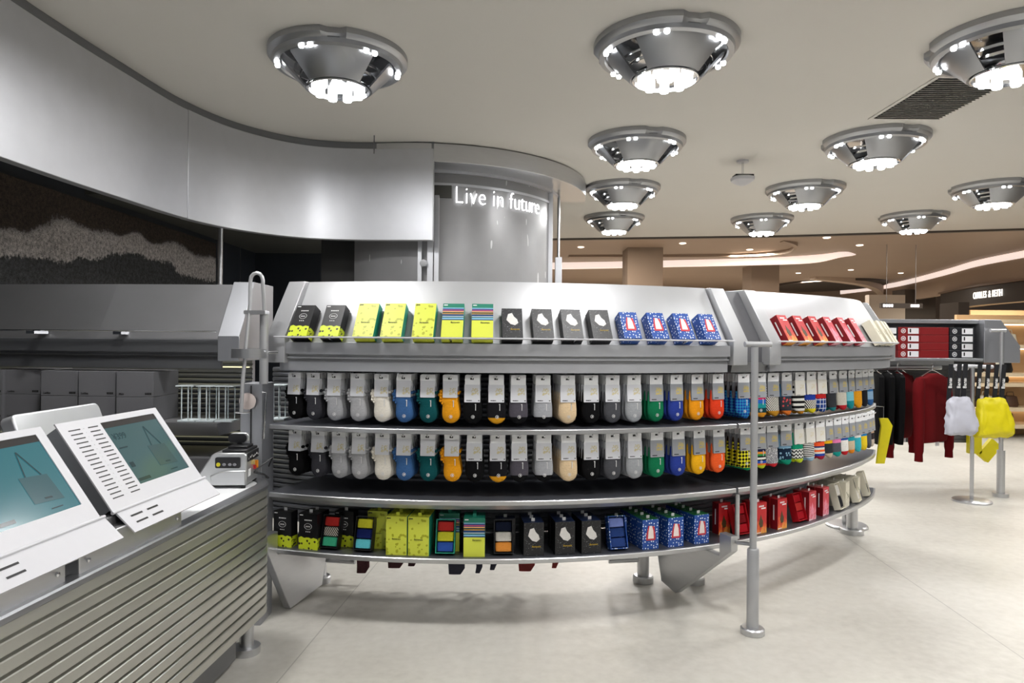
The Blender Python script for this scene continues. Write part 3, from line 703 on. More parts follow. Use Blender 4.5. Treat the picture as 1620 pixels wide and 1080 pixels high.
# ================================================================== GIFT BOXES
def boxmat(name, fn, rough=.45):
    n = NT(name); n.color(fn(n)); n.pbr(rough); return n.m
Y_, YD, TEAL = hexc('#d3da48'), hexc('#a8ac20'), hexc('#1f8a72')
def spots(n, base, spot, scale, thr):
    v = n.node('ShaderNodeTexVoronoi'); v.inputs['Scale'].default_value = scale; n.link(n.co, v.inputs['Vector'])
    r = n.math('MULTIPLY', n.noise(60, 1), thr*2)
    return n.mix(n.math('LESS_THAN', v.outputs['Distance'], r), base, spot)
M_YSPOT = boxmat('yellow_spotted_card', lambda n: spots(n, Y_, YD, 46, .30))
M_YBLK = boxmat('yellow_black_spot_card', lambda n: spots(n, hexc('#cfdd2c'), (.02, .02, .01), 60, .30))
M_TEALC = plain('teal_card', '#1f8f76', .45); M_BLKC = plain('black_card', '#101013', .4); M_NAVYC = plain('navy_card', '#14274e', .45)
M_GREENC = plain('green_card', '#1b6a35', .5); M_REDC = plain('red_card', '#b4101c', .42); M_REDD = plain('dark_red_card', '#7d0b16', .45)
M_CREAMC = plain('cream_card', '#d6d0bd', .55); M_PINKC = plain('pink_art', '#e2657f', .5); M_GOLD = plain('gold_ink', '#c8a528', .4); M_WHT = plain('white_ink', '#ececec', .5); M_INK = plain('black_ink', '#141414', .5)
def stripes(n):
    x, y, z = n.sep(); zz = n.math('MULTIPLY', z, 1/.175)
    return n.ramp(zz, [(0, Y_), (.50, hexc('#123a63')), (.53, hexc('#7fb6d8')), (.57, hexc('#0f5b55')), (.60, hexc('#c7d4de')), (.62, hexc('#16406e')), (.68, hexc('#d9a02c')), (.70, hexc('#113a35')), (.74, hexc('#e0a66a')), (.77, hexc('#23316f')), (.79, hexc('#c64a6a')), (.81, hexc('#1b3f7d')), (.85, hexc('#8fc0d6')), (.875, hexc('#1a7a63'))])
M_STRIPE = boxmat('striped_card', stripes)
def bluedots(n):
    v = n.node('ShaderNodeTexVoronoi'); v.inputs['Scale'].default_value = 68; v.inputs['Randomness'].default_value = .55; n.link(n.co, v.inputs['Vector'])
    return n.mix(n.math('LESS_THAN', v.outputs['Distance'], .23), hexc('#1a4a9a'), (.85, .9, .95))
M_BDOT = boxmat('blue_dotted_card', bluedots)
def blackspeck(n):
    return n.mix(n.math('GREATER_THAN', n.noise(110, 1, (1, 1, 3)), .70), hexc('#17171a'), hexc('#77777a'))
M_BSPECK = boxmat('black_flecked_card', blackspeck)
def redfire(n):
    x, y, z = n.sep(); f = n.math('ADD', n.math('MULTIPLY', z, -9), n.math('MULTIPLY', n.noise(45, 4, (1.6, 1, .5)), 1.5))
    return n.ramp(f, [(0, hexc('#c21a20')), (.25, hexc('#c0181d')), (.5, hexc('#e0622a')), (.8, hexc('#eeb04a'))], 'LINEAR')
M_RFIRE = boxmat('red_orange_art', redfire)
def redpink(n):
    x, y, z = n.sep(); f = n.math('ADD', n.math('MULTIPLY', z, -8), n.math('MULTIPLY', n.noise(40, 4, (1.6, 1, .5)), 1.5))
    return n.ramp(f, [(0, hexc('#c8303e')), (.3, hexc('#d44a5c')), (.42, hexc('#e88a9c')), (.5, hexc('#d0415a')), (.8, hexc('#f0b3c0'))], 'LINEAR')
M_RPINK = boxmat('red_pink_art', redpink)
def panel(b, x0, x1, z0, z1, y, d=.0006): b.box(x0, x1, y-d, y, z0, z1); return b
def blob(b, pts, y, d=.0008): b.prism(pts, y-d, y); return b
def giftbox(kind, wd, h, t):
    """returns list of (name, mesh) ; front at y=-t"""
    parts = []; x = wd/2; b = MB()
    front = {'yellow': M_YSPOT, 'black_yellow': M_BLKC, 'stripe': M_STRIPE, 'black': M_BSPECK, 'blue': M_BDOT, 'red': M_RFIRE, 'pink': M_RPINK, 'cream': M_CREAMC}[kind]
    side = {'yellow': M_TEALC, 'black_yellow': M_BLKC, 'stripe': M_TEALC, 'black': M_BLKC, 'blue': M_BDOT, 'red': M_REDD, 'pink': M_REDD, 'cream': M_CREAMC}[kind]
    topm = {'yellow': M_YSPOT, 'black_yellow': M_BLKC, 'stripe': M_TEALC, 'black': M_NAVYC, 'blue': M_GREENC, 'red': M_REDC, 'pink': M_REDC, 'cream': M_CREAMC}[kind]
    vs = [(-x, -t, 0), (x, -t, 0), (x, 0, 0), (-x, 0, 0), (-x, -t, h), (x, -t, h), (x, 0, h), (-x, 0, h)]
    b.add(vs, []); b.f += [(0, 1, 5, 4), (0, 3, 2, 1)]; b.m += [0, 0]; b.f += [(1, 2, 6, 5), (3, 0, 4, 7), (2, 3, 7, 6)]; b.m += [1, 1, 1]; b.f += [(4, 5, 6, 7)]; b.m += [2]
    parts.append(('carton', b.mesh('carton', [front, side, topm], 0)))
    hb = MB(); hb.box(-.008, .008, -t/2-.0008, -t/2+.0008, h, h+.014); parts.append(('hang_tab', hb.mesh('hang_tab', {'yellow': M_YSPOT, 'stripe': M_TEALC}.get(kind, M_WHT), 0)))
    a = MB(); yf = -t-.0002
    if kind == 'black_yellow':
        pts = [(-x-.001, -.001), (x+.001, -.001), (x+.001, h*.30), (x*.6, h*.33), (x*.35, h*.30), (0, h*.34), (-x*.4, h*.31), (-x*.75, h*.35), (-x-.001, h*.31)]
        a.prism(pts, yf-.0008, yf); a.box(x, x+.0009, -t, .0, 0, h*.30); a.box(-x-.0009, -x, -t, 0, 0, h*.30)
        parts.append(('yellow_band', a.mesh('yellow_band', M_YBLK, 0))); a = MB()
        a.lathe([(.018, 0), (.0195, 0), (.0195, .0006), (.018, .0006)], 28, close=True); a.v = [(p[0], yf-p[2], h*.64+p[1]*.72) for p in a.v]
        for k in range(5): a.box(-.018+.008*k, -.013+.008*k, yf-.0006, yf, h*.80, h*.83)
        for k in range(4): a.box(-.011+.006*k, -.008+.006*k, yf-.0006, yf, h*.62, h*.655)
        for k in range(3): a.box(-.012+.009*k, -.007+.009*k, yf-.0006, yf, h*.48, h*.50)
        parts.append(('printed_emblem', a.mesh('printed_emblem', M_WHT, 0)))
    if kind == 'black': # plain pale stand-in artwork
        blob(a, [(-.026, h*.60), (-.018, h*.80), (.000, h*.84), (.008, h*.72), (.022, h*.62), (.027, h*.50), (.012, h*.42), (-.008, h*.46)], yf)
        parts.append(('artwork', a.mesh('artwork', plain('pale_art', '#d9d6d2', .5, 0, .2, 60), 0)))
    if kind == 'blue':
        blob(a, [(-.024, h*.30), (.024, h*.30), (.026, h*.40), (.019, h*.76), (-.012, h*.80), (-.022, h*.52)], yf); parts.append(('artwork_frame', a.mesh('artwork_frame', plain('red_art', '#c4343a', .5), 0)))
        a = MB(); blob(a, [(-.015, h*.36), (.016, h*.36), (.013, h*.62), (.006, h*.78), (-.007, h*.79), (-.012, h*.60)], yf-.001); parts.append(('artwork', a.mesh('artwork', plain('pale_pink_art', '#f3e4de', .5, 0, .08, 60), 0)))
    if kind in ('red', 'pink'):
        for k in range(4): a.box(-x*.5+.010*k, -x*.5+.007+.010*k, yf-.0006, yf, h*.86, h*.91)
        a.box(-.002, x*.78, yf-.0006, yf, h*.79, h*.83); a.box(-x*.9, -x*.1, yf-.0006, yf, h*.02, h*.045); a.box(-x-.0008, -x, -t*.55, -t*.4, h*.3, h*.8)
        parts.append(('white_print', a.mesh('white_print', M_WHT, 0))); a = MB()
        blob(a, [(-.020, h*.34), (-.005, h*.62), (.002, h*.48), (.012, h*.40), (.010, h*.22), (-.010, h*.20)], yf)
        parts.append(('artwork', a.mesh('artwork', plain('dark_figure_art' if kind == 'red' else 'pink_figure_art', '#4c3a1c' if kind == 'red' else '#e98da0', .5, 0, .3, 80), 0)))
    if kind == 'cream':
        for k in range(4):
            a.box(-x*.6+.014*k, -x*.6+.008+.014*k, yf-.0006, yf, h*.55-.01*k, h*.62-.01*k); a.box(-x*.5+.012*k, -x*.5+.006+.012*k, yf-.0006, yf, h*.30+.008*k, h*.33+.008*k)
        parts.append(('black_print', a.mesh('black_print', plain('grey_ink', '#8a8a72', .5), 0)))
    if kind in ('yellow', 'stripe', 'black_yellow'):
        a = MB(); a.box(-x*.9, -x*.55, yf-.0006, yf, h*.94, h*.965); parts.append(('corner_print', a.mesh('corner_print', M_INK if kind == 'yellow' else M_WHT, 0)))
    return parts, (wd, h, t, kind)
def make_box(spec, label, loc, rot, group=None):
    parts, (wd, h, t, kind) = spec
    o = bpy.data.objects.new('gift_box', None); COL.objects.link(o); o.location = loc; o.rotation_euler = rot; o.empty_display_size = .03
    tag(o, label, 'box', group)
    for nm, me in parts: inst(nm, me, o)
    tx = {'yellow': (M_INK, .0, .42), 'black_yellow': None, 'stripe': (M_INK, .012, .43), 'black': (M_GOLD, .012, .28), 'blue': None, 'red': None}.get(kind)
    if tx: text('Bananain', .0115, tx[0], o, TR(tx[1], -t-.0012, h*tx[2]) @ RX(90), 'lettering', .0003)
    return o
BX = {'by': giftbox('black_yellow', .095, .165, .052), 'y': giftbox('yellow', .096, .175, .052), 's': giftbox('stripe', .096, .175, .052),
      'k': giftbox('black', .092, .152, .052), 'b': giftbox('blue', .086, .140, .056), 'r': giftbox('red', .080, .158, .045), 'p': giftbox('pink', .080, .158, .045), 'c': giftbox('cream', .085, .150, .05)}
top = [(478, 'by', 'black and yellow gift box on the top ledge, at its left end'), (526, 'by', 'black and yellow gift box on the top ledge, second from its left end'),
       (579, 'y', 'yellow spotted gift box on the top ledge beside the black and yellow ones'), (622, 'y', 'yellow spotted gift box on the top ledge, middle of three'),
       (671, 'y', 'yellow spotted gift box on the top ledge beside the striped ones'), (716, 's', 'teal striped yellow gift box on the top ledge beside the plain yellow'),
       (763, 's', 'teal striped yellow gift box on the top ledge beside the black boxes'), (810, 'k', 'black gift box on the top ledge beside the striped boxes'),
       (858, 'k', 'black gift box on the top ledge, second of the four black'), (904, 'k', 'black gift box on the top ledge, third of the four black'),
       (949, 'k', 'black gift box on the top ledge beside the blue dotted boxes'), (995, 'b', 'blue dotted gift box on the top ledge beside the black boxes'),
       (1038, 'b', 'blue dotted gift box on the top ledge, second of four'), (1079, 'b', 'blue dotted gift box on the top ledge, third of four'), (1119, 'b', 'blue dotted gift box on the top ledge against the end cap'),
       (1245, 'r', 'red and orange gift box on the right ledge, nearest the cap'), (1270, 'r', 'red and orange gift box on the right ledge, middle one'), (1294, 'r', 'red and orange gift box on the right ledge beside the pink art'),
       (1317, 'p', 'red and pink gift box on the right ledge beside the orange ones'), (1339, 'p', 'red and pink gift box on the right ledge, middle one'), (1357, 'p', 'red and pink gift box on the right ledge beside the cream ones')]
Rb = lambda th: Rh(th)-.026
for px, k, lab in top:
    th = theta(px, Rb); make_box(BX[k], lab, ring(th, Rb(th), 1.2915), (R(-29.5), 0, R(th)), 'gift boxes on the top ledges')
for i, th in enumerate((50.6, 52.6, 54.6, 56.6, 58.4, 60.1)):
    make_box(BX['c'], 'cream gift box on the right ledge, '+['beside the pink boxes', 'second of them', 'third of them', 'fourth of them', 'fifth of them', 'against the far end cap'][i], ring(th, Rb(th), 1.2915), (R(-29.5), 0, R(th)), 'gift boxes on the top ledges')
# bottom shelf, upright rows; each entry: px, kind, deep
M_CLEAR = plain('clear_pack_edge', (.5, .5, .52), .2)
def tray(loc, rz, label, outer, rolls, wd=.088, h=.15, t=.04):
    o = thing('open_gift_box', label, 'box', loc, 0, 'open sample boxes on the bottom shelf'); o.rotation_euler = (R(-16), 0, rz); x = wd/2
    b = MB(); b.box(-x, x, -.004, 0, 0, h); b.box(-x, x, -t, -.004, 0, .004); b.box(-x, x, -t, -.004, h-.004, h); b.box(-x, -x+.004, -t, -.004, .004, h-.004); b.box(x-.004, x, -t, -.004, .004, h-.004)
    b.build('tray', outer, o, smooth=0)
    n_ = len(rolls); hh = (h-.014)/n_
    for i, m in enumerate(rolls):
        z = h-.008-hh*(i+.5); s = MB(); s.loft([(0, -.018, z+hh*.48, x*.5, .004), (0, -.02, z+hh*.42, x*.84, .014), (0, -.02, z, x*.86, .016), (0, -.02, z-hh*.42, x*.84, .014), (0, -.018, z-hh*.48, x*.5, .004)], 16, 4)
        s.build('rolled_sock', m, o)
    return o
def km(*spec): return sock_mat('knit', spec)
kn = {k: km('plain', k) for k in ('#e0dc3a', '#1c2a6a', '#5fc0cc', '#c2332f', '#2c4f9e', '#1a1a1f', '#28407a', '#7f8fd0', '#a81420', '#7c1018', '#3aa07a', '#d8d4cc', '#141b30', '#d98a3a')}
M_BWSTR = km('diag', '#1a1216', '#d8d4cc', 520)
Rl = lambda th: Rs(th)-.075
bot = [(449, 'by', 1, 'black and yellow gift box on the bottom shelf, half hidden by the counter'), (490, 'by', 2, 'black and yellow gift box standing on the bottom shelf at left'),
       (629.5, 'y', 3, 'yellow spotted gift box on the bottom shelf, left of the pair'), (665, 'y', 3, 'yellow spotted gift box on the bottom shelf, right of the pair'),
       (753, 's', 2, 'striped yellow and teal gift box on the bottom shelf'), (847, 'k', 3, 'black gift box on the bottom shelf, left of three'),
       (897, 'k', 3, 'black gift box on the bottom shelf, middle of three'), (938, 'k', 3, 'black gift box on the bottom shelf beside the open blue one'),
       (1032, 'b', 4, 'blue dotted gift box on the bottom shelf, left of three'), (1072, 'b', 4, 'blue dotted gift box on the bottom shelf, middle of three'), (1113, 'b', 4, 'blue dotted gift box on the bottom shelf, right of three'),
       (1207, 'r', 2, 'red and orange gift box on the bottom shelf beside the floor pole'), (1240, 'r', 2, 'red and orange gift box on the bottom shelf beside the open red one'),
       (1288, 'p', 2, 'red and pink gift box on the bottom shelf beside the open red one'), (1309, 'p', 2, 'red and pink gift box on the bottom shelf beside the cream boxes'),
       (1343, 'c', 4, 'cream gift box on the bottom shelf beside the pink ones'), (1361, 'c', 4, 'cream gift box on the bottom shelf, second toward the end')]
for px, k, n_, lab in bot:
    th = theta(px, lambda a: Rs(a)-.03); t_ = BX[k][1][2]
    for j in range(n_):
        r_ = Rs(th)-.03-t_-j*(t_+.003)
        nm = lab if j == 0 else ('second', 'third', 'fourth')[j-1]+' box deep behind the '+' '.join(lab.replace(' on the bottom shelf', '').replace(' standing', '').replace(' half hidden by', ' by').split()[:11])
        make_box(BX[k], nm, ring(th, r_, ZS['low']+.0025), (0, 0, R(th+random.uniform(-1, 1))), 'gift boxes on the bottom shelf' if j == 0 else nm)
trs = [(528, 'open black sample box of striped rolled socks on the bottom shelf', M_BLKC, [kn['#c2332f'], M_BWSTR, kn['#3aa07a']]),
       (580, 'open sample box with yellow, navy and cyan socks on the bottom shelf', M_BLKC, [kn['#e0dc3a'], kn['#1c2a6a'], kn['#5fc0cc']]),
       (708, 'open teal sample box with red, yellow and blue socks', M_TEALC, [kn['#c2332f'], kn['#e0dc3a'], kn['#2c4f9e']]),
       (799, 'open dark sample box with night blue and orange socks', M_BLKC, [kn['#141b30'], kn['#d8d4cc'], kn['#d98a3a']]),
       (978, 'open blue sample box with blue and lilac socks', M_BDOT, [kn['#7f8fd0'], kn['#28407a'], kn['#28407a']]),
       (1172, 'open red sample box leaning beside the floor pole', M_REDC, [kn['#a81420'], kn['#7c1018'], kn['#a81420']]),
       (1263, 'open red sample box between two red gift boxes', M_REDC, [kn['#a81420'], kn['#c2332f'], kn['#a81420']]),
       (1326, 'open cream sample box with black print socks beside the pink box', M_CREAMC, [kn['#d8d4cc'], kn['#1a1a1f']]),
       (1353, 'open cream sample box farther along toward the shelf end', M_CREAMC, [kn['#1a1a1f'], kn['#d8d4cc']]),
       (1368, 'open cream sample box last on the bottom shelf', M_CREAMC, [kn['#d8d4cc'], kn['#1a1a1f']])]
for px, lab, m_, rl in trs:
    Rt = (lambda a: Rs(a)-.048) if 'cream' in lab else Rl; th = theta(px, Rt); tray(ring(th, Rt(th), ZS['low']+.003), R(th), lab, m_, rl)
for th, kk, lab in ((theta(545, Rl)-.2, 'by', 'black and yellow gift box behind the open samples at left'), (theta(596, Rl), 'y', 'yellow spotted gift box behind the open sample box'), (theta(712, Rl), 's', 'striped gift box behind the open teal sample box'),
                    (theta(803, Rl), 'k', 'black gift box behind the open night blue sample'), (theta(985, Rl), 'b', 'blue dotted gift box behind the open blue sample'), (theta(1158, Rl), 'r', 'red gift box turned sideways beside the left red sample box')):
    make_box(BX[kk], lab, ring(th, Rl(th)-.085, ZS['low']+.0025), (0, 0, R(th)), 'gift boxes on the bottom shelf')

# garments hanging behind the unit, hems seen below the bottom shelf
gar = [(573, 10, 906, '#5a3a3e', 'maroon garment hem hanging below the shelf, leftmost'), (625, 13, 898, '#56383b', 'maroon garment hem hanging below the yellow boxes'), (652, 7, 895, '#4a3236', 'thin maroon garment hem beside the wider one'),
       (721, 13, 908, '#4a4a58', 'grey blue garment hem hanging below the shelf middle'), (757, 5, 906, '#464654', 'narrow grey blue garment hem beside the wide one'), (780, 5, 901, '#484854', 'short narrow grey garment hem'),
       (832, 13, 903, '#8a3a38', 'brick red garment hem hanging below the shelf'), (878, 5, 898, '#8a3c3a', 'small brick red garment hem, rightmost below the shelf')]
for px, hw_, py, colr, lab in gar:
    p = at_y(px, py, 3.56); wv = hw_/1080*3.56; b = MB()
    b.loft([(p.x, p.y, .80, wv*1.2, .012), (p.x, p.y, .5, wv*1.15, .02), (p.x, p.y, .28, wv*1.05, .016), (p.x+.004, p.y+.006, p.z+.03, wv, .012), (p.x-.005, p.y, p.z, wv*.72, .006)], 14, 3)
    tag(b.build('hanging_garment', km('plain', colr)), lab, 'garment', 'garment hems below the shelf')

# ================================================================== LEFT SHELVING UNIT
lu = thing('grey_shelving_unit', 'long dim grey shelving unit with empty ledge behind the counter', 'display shelving')
LPth = pathn([Vector(v) for v in ((-1.30, 3.30, 0), (-1.42, 3.30, 0), (-2.05, 3.33, 0), (-2.75, 3.42, 0), (-3.9, 3.62, 0))], -1)
lp_ = [(x, y, (nx, ny)[0], ny) for x, y, nx, ny in LPth]
if lp_[0][3] > 0: lp_ = [(x, y, -nx, -ny) for x, y, nx, ny in lp_]
capL = [(-1.31, 3.30, 0, -1), (-1.415, 3.30, 0, -1)]
MB().sweep(capL, [(.02, 1.193), (.02, 1.314), (-.165, 1.59), (-.44, 1.59), (-.44, 1.193)]).build('end_cap', M_PANEL, lu, bevel=.003)
LB = lp_[1:]
MB().sweep(LB, [(-.03, 1.30), (-.19, 1.578), (-.21, 1.578), (-.21, 1.2), (-.03, 1.2)]).build('header_panel', M_PANELD, lu, smooth=0)
MB().sweep(LB, [(-.03, 1.235), (-.012, 1.235), (-.012, 1.295), (-.03, 1.30)]).build('ledge', M_DARKST, lu)
MB().sweep(LB, [(-.05, 1.155), (-.03, 1.155), (-.03, 1.213), (-.015, 1.22), (-.05, 1.225)]).build('lower_fascia', M_DARKST, lu)
MB().sweep(LB, slat_prof(.2, 1.19, -.40)).build('slatwall_panel', M_SLAT, lu)
MB().tube([(x+nx*.02, y+ny*.02, 1.335) for x, y, nx, ny in LB], .004, 8).build('guard_rail', M_CHROME, lu)
for xx in (-2.32, -1.9): MB().box(xx-.03, xx+.01, 3.30, 3.40, 1.318, 1.333).build('rail_clamp', M_CHROME, lu)
MB().sweep(LB, [(-.40, .868), (-.40, .892), (0, .892), (0, .868), (-.02, .83), (-.40, .83)]).build('shelf', M_PANELD, lu)
MB().sweep(LB, [(-.40, .60), (-.40, .72), (-.005, .72), (-.005, .60)]).build('drawer_box', M_GREYBOX, lu)
M_LEDY = emit('yellow_led_strip', (1, .93, .55), 1.2)
MB().sweep(LB, [(-.39, .8275), (-.39, .83), (-.36, .83), (-.36, .8275)]).build('light_strip', M_LEDY, lu)
MB().sweep(LB, [(-.36, 1.148), (-.36, 1.153), (-.33, 1.153), (-.33, 1.148)]).build('light_strip', M_LEDY, lu)
MB().sweep(LB, [(-.40, 0), (-.40, .6), (-.30, .6), (-.30, 0)]).build('base_panel', M_DARKST, lu)
# stacked grey boxes
row = [(-24, 5, 3.40), (8, 64, 3.42), (64.6, 123, 3.34), (124, 182.5, 3.33), (184, 243, 3.31)]
wd_ = ['Men', 'Ladies', 'Ladies', 'Ladies', 'Men']
desc = ['cut off by the left picture edge', 'second from the left picture edge', 'in the middle of the stack row', 'next to the last column', 'in the last column by the wire stands']
for i, (a_, b_, y_) in enumerate(row):
    for lev in range(2):
        p0 = at_y(a_+.6, 600, y_); p1 = at_y(b_-.6, 600, y_); hh = .122; z0 = .8925+(1-lev)*(hh+.001)
        o = thing('storage_box', 'grey card storage box %s, %s' % (('upper one', 'lower one')[lev], desc[i]), 'box', ((p0.x+p1.x)/2, y_, z0), R(1.2), 'grey storage boxes')
        hw_ = (p1.x-p0.x)/2; MB().box(-hw_, hw_, 0, .26, 0, hh).build('carton', M_GREYBOX, o, smooth=0, bevel=.002)
        text(wd_[i], .014, M_INK, o, TR(-hw_+.012, -.001, .014) @ RX(90), 'lettering', .0003, 'LEFT', .0002)
        text('¥69/55', .011, M_INK, o, TR(hw_-.010, -.001, .014) @ RX(90), 'lettering', .0003, 'RIGHT', .0002) if False else None
        mk = MB()
        for q in range(4): mk.box(hw_-.040+.008*q, hw_-.034+.008*q, -.001, 0, .010, .020)
        mk.build('printed_code', M_INK, o, smooth=0)
# wire stands
M_WIRE = plain('white_wire', (.72, .8, .82), .35)
wsx = [(295, 'beside the grey storage boxes'), (324, 'in the middle'), (354, 'nearest the tall post'), (436, 'right of the tall post beside black socks')]
for px, wl in wsx:
    p = at_y(px, 640, 3.34)
    if px == 436: p = at_y(px+3, 640, 3.45)
    o = thing('wire_stand', 'white wire display stand '+wl, 'display stand', (p.x, p.y, .894), 0, 'wire display stands')
    for dx, dy in ((-.024, 0), (-.008, .07), (.008, .0), (.026, .07)): MB().cyl(dx, dy, .006, .172, .0028, 8).build('wire', M_WIRE, o)
    MB().box(-.042, .042, -.006, .09, 0, .007).build('base_plate', M_WIRE, o); MB().box(-.05, .05, -.01, .1, .172, .177).build('top_plate', M_WIRE, o)
    if px == 436: o.scale = (.8, .8, 1)

# ================================================================== ARCHED POST
p = at_y(391, 700, 3.05)
ap_ = thing('arched_post', 'tall grey post with arched steel tube and ring collar between the shelving units', 'post', (p.x, 3.08, 0))
MB().box(-.052, .048, .02, .17, 0, 1.098).build('post_body', M_PANEL, ap_, smooth=0, bevel=.002)
MB().box(-.004, .000, .014, .021, .0, 1.09).build('groove', M_DARK, ap_, smooth=0)
MB().cyl(.050, .03, 1.098, 1.415, .0195, 20).build('thick_tube', M_SILVER, ap_)
pts = [(-.020, -.05, .975), (-.017, -.045, 1.1), (-.010, -.02, 1.3), (-.004, 0, 1.45), (-.003, 0, 1.55)]+[(.025-.028*cos(R(a)), 0, 1.565+.034*sin(R(a))) for a in (0, 30, 60, 90, 120, 150, 180)]+[(.053, 0, 1.55), (.052, .03, 1.41)]
MB().tube(pts, .0085, 12).build('arch_tube', M_SILVER, ap_)
MB().lathe([(.070, -.021), (.078, -.021), (.078, .021), (.070, .021)], 40, c=(-.012, .02, 1.236), close=True).build('ring_collar', M_STEEL, ap_)
MB().rbox(-.028, .068, -.012, .045, 1.412, 1.430, .004).build('small_collar', M_STEEL, ap_)
MB().tube([(.065, .03, 1.24), (.115, .03, 1.243)], .006, 10).build('stub_bolt', M_CHROME, ap_)
MB().lathe([(0, 0), (.036, 0), (.038, .006), (0, .012)], 28).build('round_disc', plain('pinkish_disc', '#c9bcb8', .4), ap_, loc=(-.012, .006, 1.02)).rotation_euler = (PI/2, 0, 0)
MB().tube([(-.045, -.052, .975), (0, -.052, .972), (.02, -.05, .976)], .004, 8).build('hook_tip', M_CHROME, ap_)
MB().tube([(.052, .01, 1.06), (.068, .01, 1.06), (.062, .01, .93), (.058, .01, .85)], .005, 8).build('side_rod', M_CHROME, ap_)

# ================================================================== COUNTER
def Xf(Y): return -1.052+.0594*(Y-1.403)
cpath = [(Xf(y), y) for y in (.25, .8, 1.4, 2.0, 2.4, 2.62)]
cr = .17; cx_, cy_ = Xf(2.68)-cr, 2.70
for a_ in range(0, 91, 10): cpath.append((cx_+cr*cos(R(a_)), cy_+cr*sin(R(a_))))
cpath.append((-1.9, cy_+cr))
P = [Vector((*q, 0)) for q in cpath]; CP = pathn(P, 1)
ct = thing('checkout_counter', 'ribbed metal checkout counter with white top and rounded end', 'counter', (-1.3, 1.6, 0))
def relb(mb, nm, mats, **k): return rel(mb.build(nm, mats, **k), ct)
pr = [(-.03, .20), (-.03, .705)]; z = .705; n_ = 13; pt = .505/n_
for i in range(n_):
    z1 = z-pt; pr += [(.000, z), (.003, z-pt*.06), (.0055, z-pt*.5), (.006, z1+pt*.34), (.003, z1+pt*.26), (-.014, z1+pt*.24), (-.014, z1)]; z = z1
relb(MB().sweep(CP, pr), 'ribbed_front', M_SLATC, smooth=25)
relb(MB().sweep(CP, [(-.035, .700), (-.035, .724), (.004, .724), (.008, .719), (.008, .707), (.004, .703)]), 'edge_trim', M_DARKST)
ip = [(x+nx*-.036, y+ny*-.036) for x, y, nx, ny in CP]
ip += [(-1.9, .25)]
relb(poly_slab(ip, .69, .7195), 'counter_top', M_COUNTERTOP, smooth=0)
relb(MB().sweep([(x, y, nx, ny) for x, y, nx, ny in CP], [(-.11, .03), (-.11, .21), (-.14, .21), (-.14, .03)]), 'plinth', M_DARKST)
relb(MB().sweep(CP, [(-.03, .195), (-.03, .205), (-.2, .205), (-.2, .195)]), 'bottom_plate', M_DARKST)
q = at_z(399, 1022, 0)
lg = relb(MB().cyl(q.x, q.y-.06, .03, .2, .028, 20), 'leg', M_STEEL)
d_ = MB().lathe([(0, 0), (.055, 0), (.055, .03), (0, .034)], 28, c=(q.x, q.y-.06, 0)).build('foot_disc', M_STEEL); d_.parent = lg

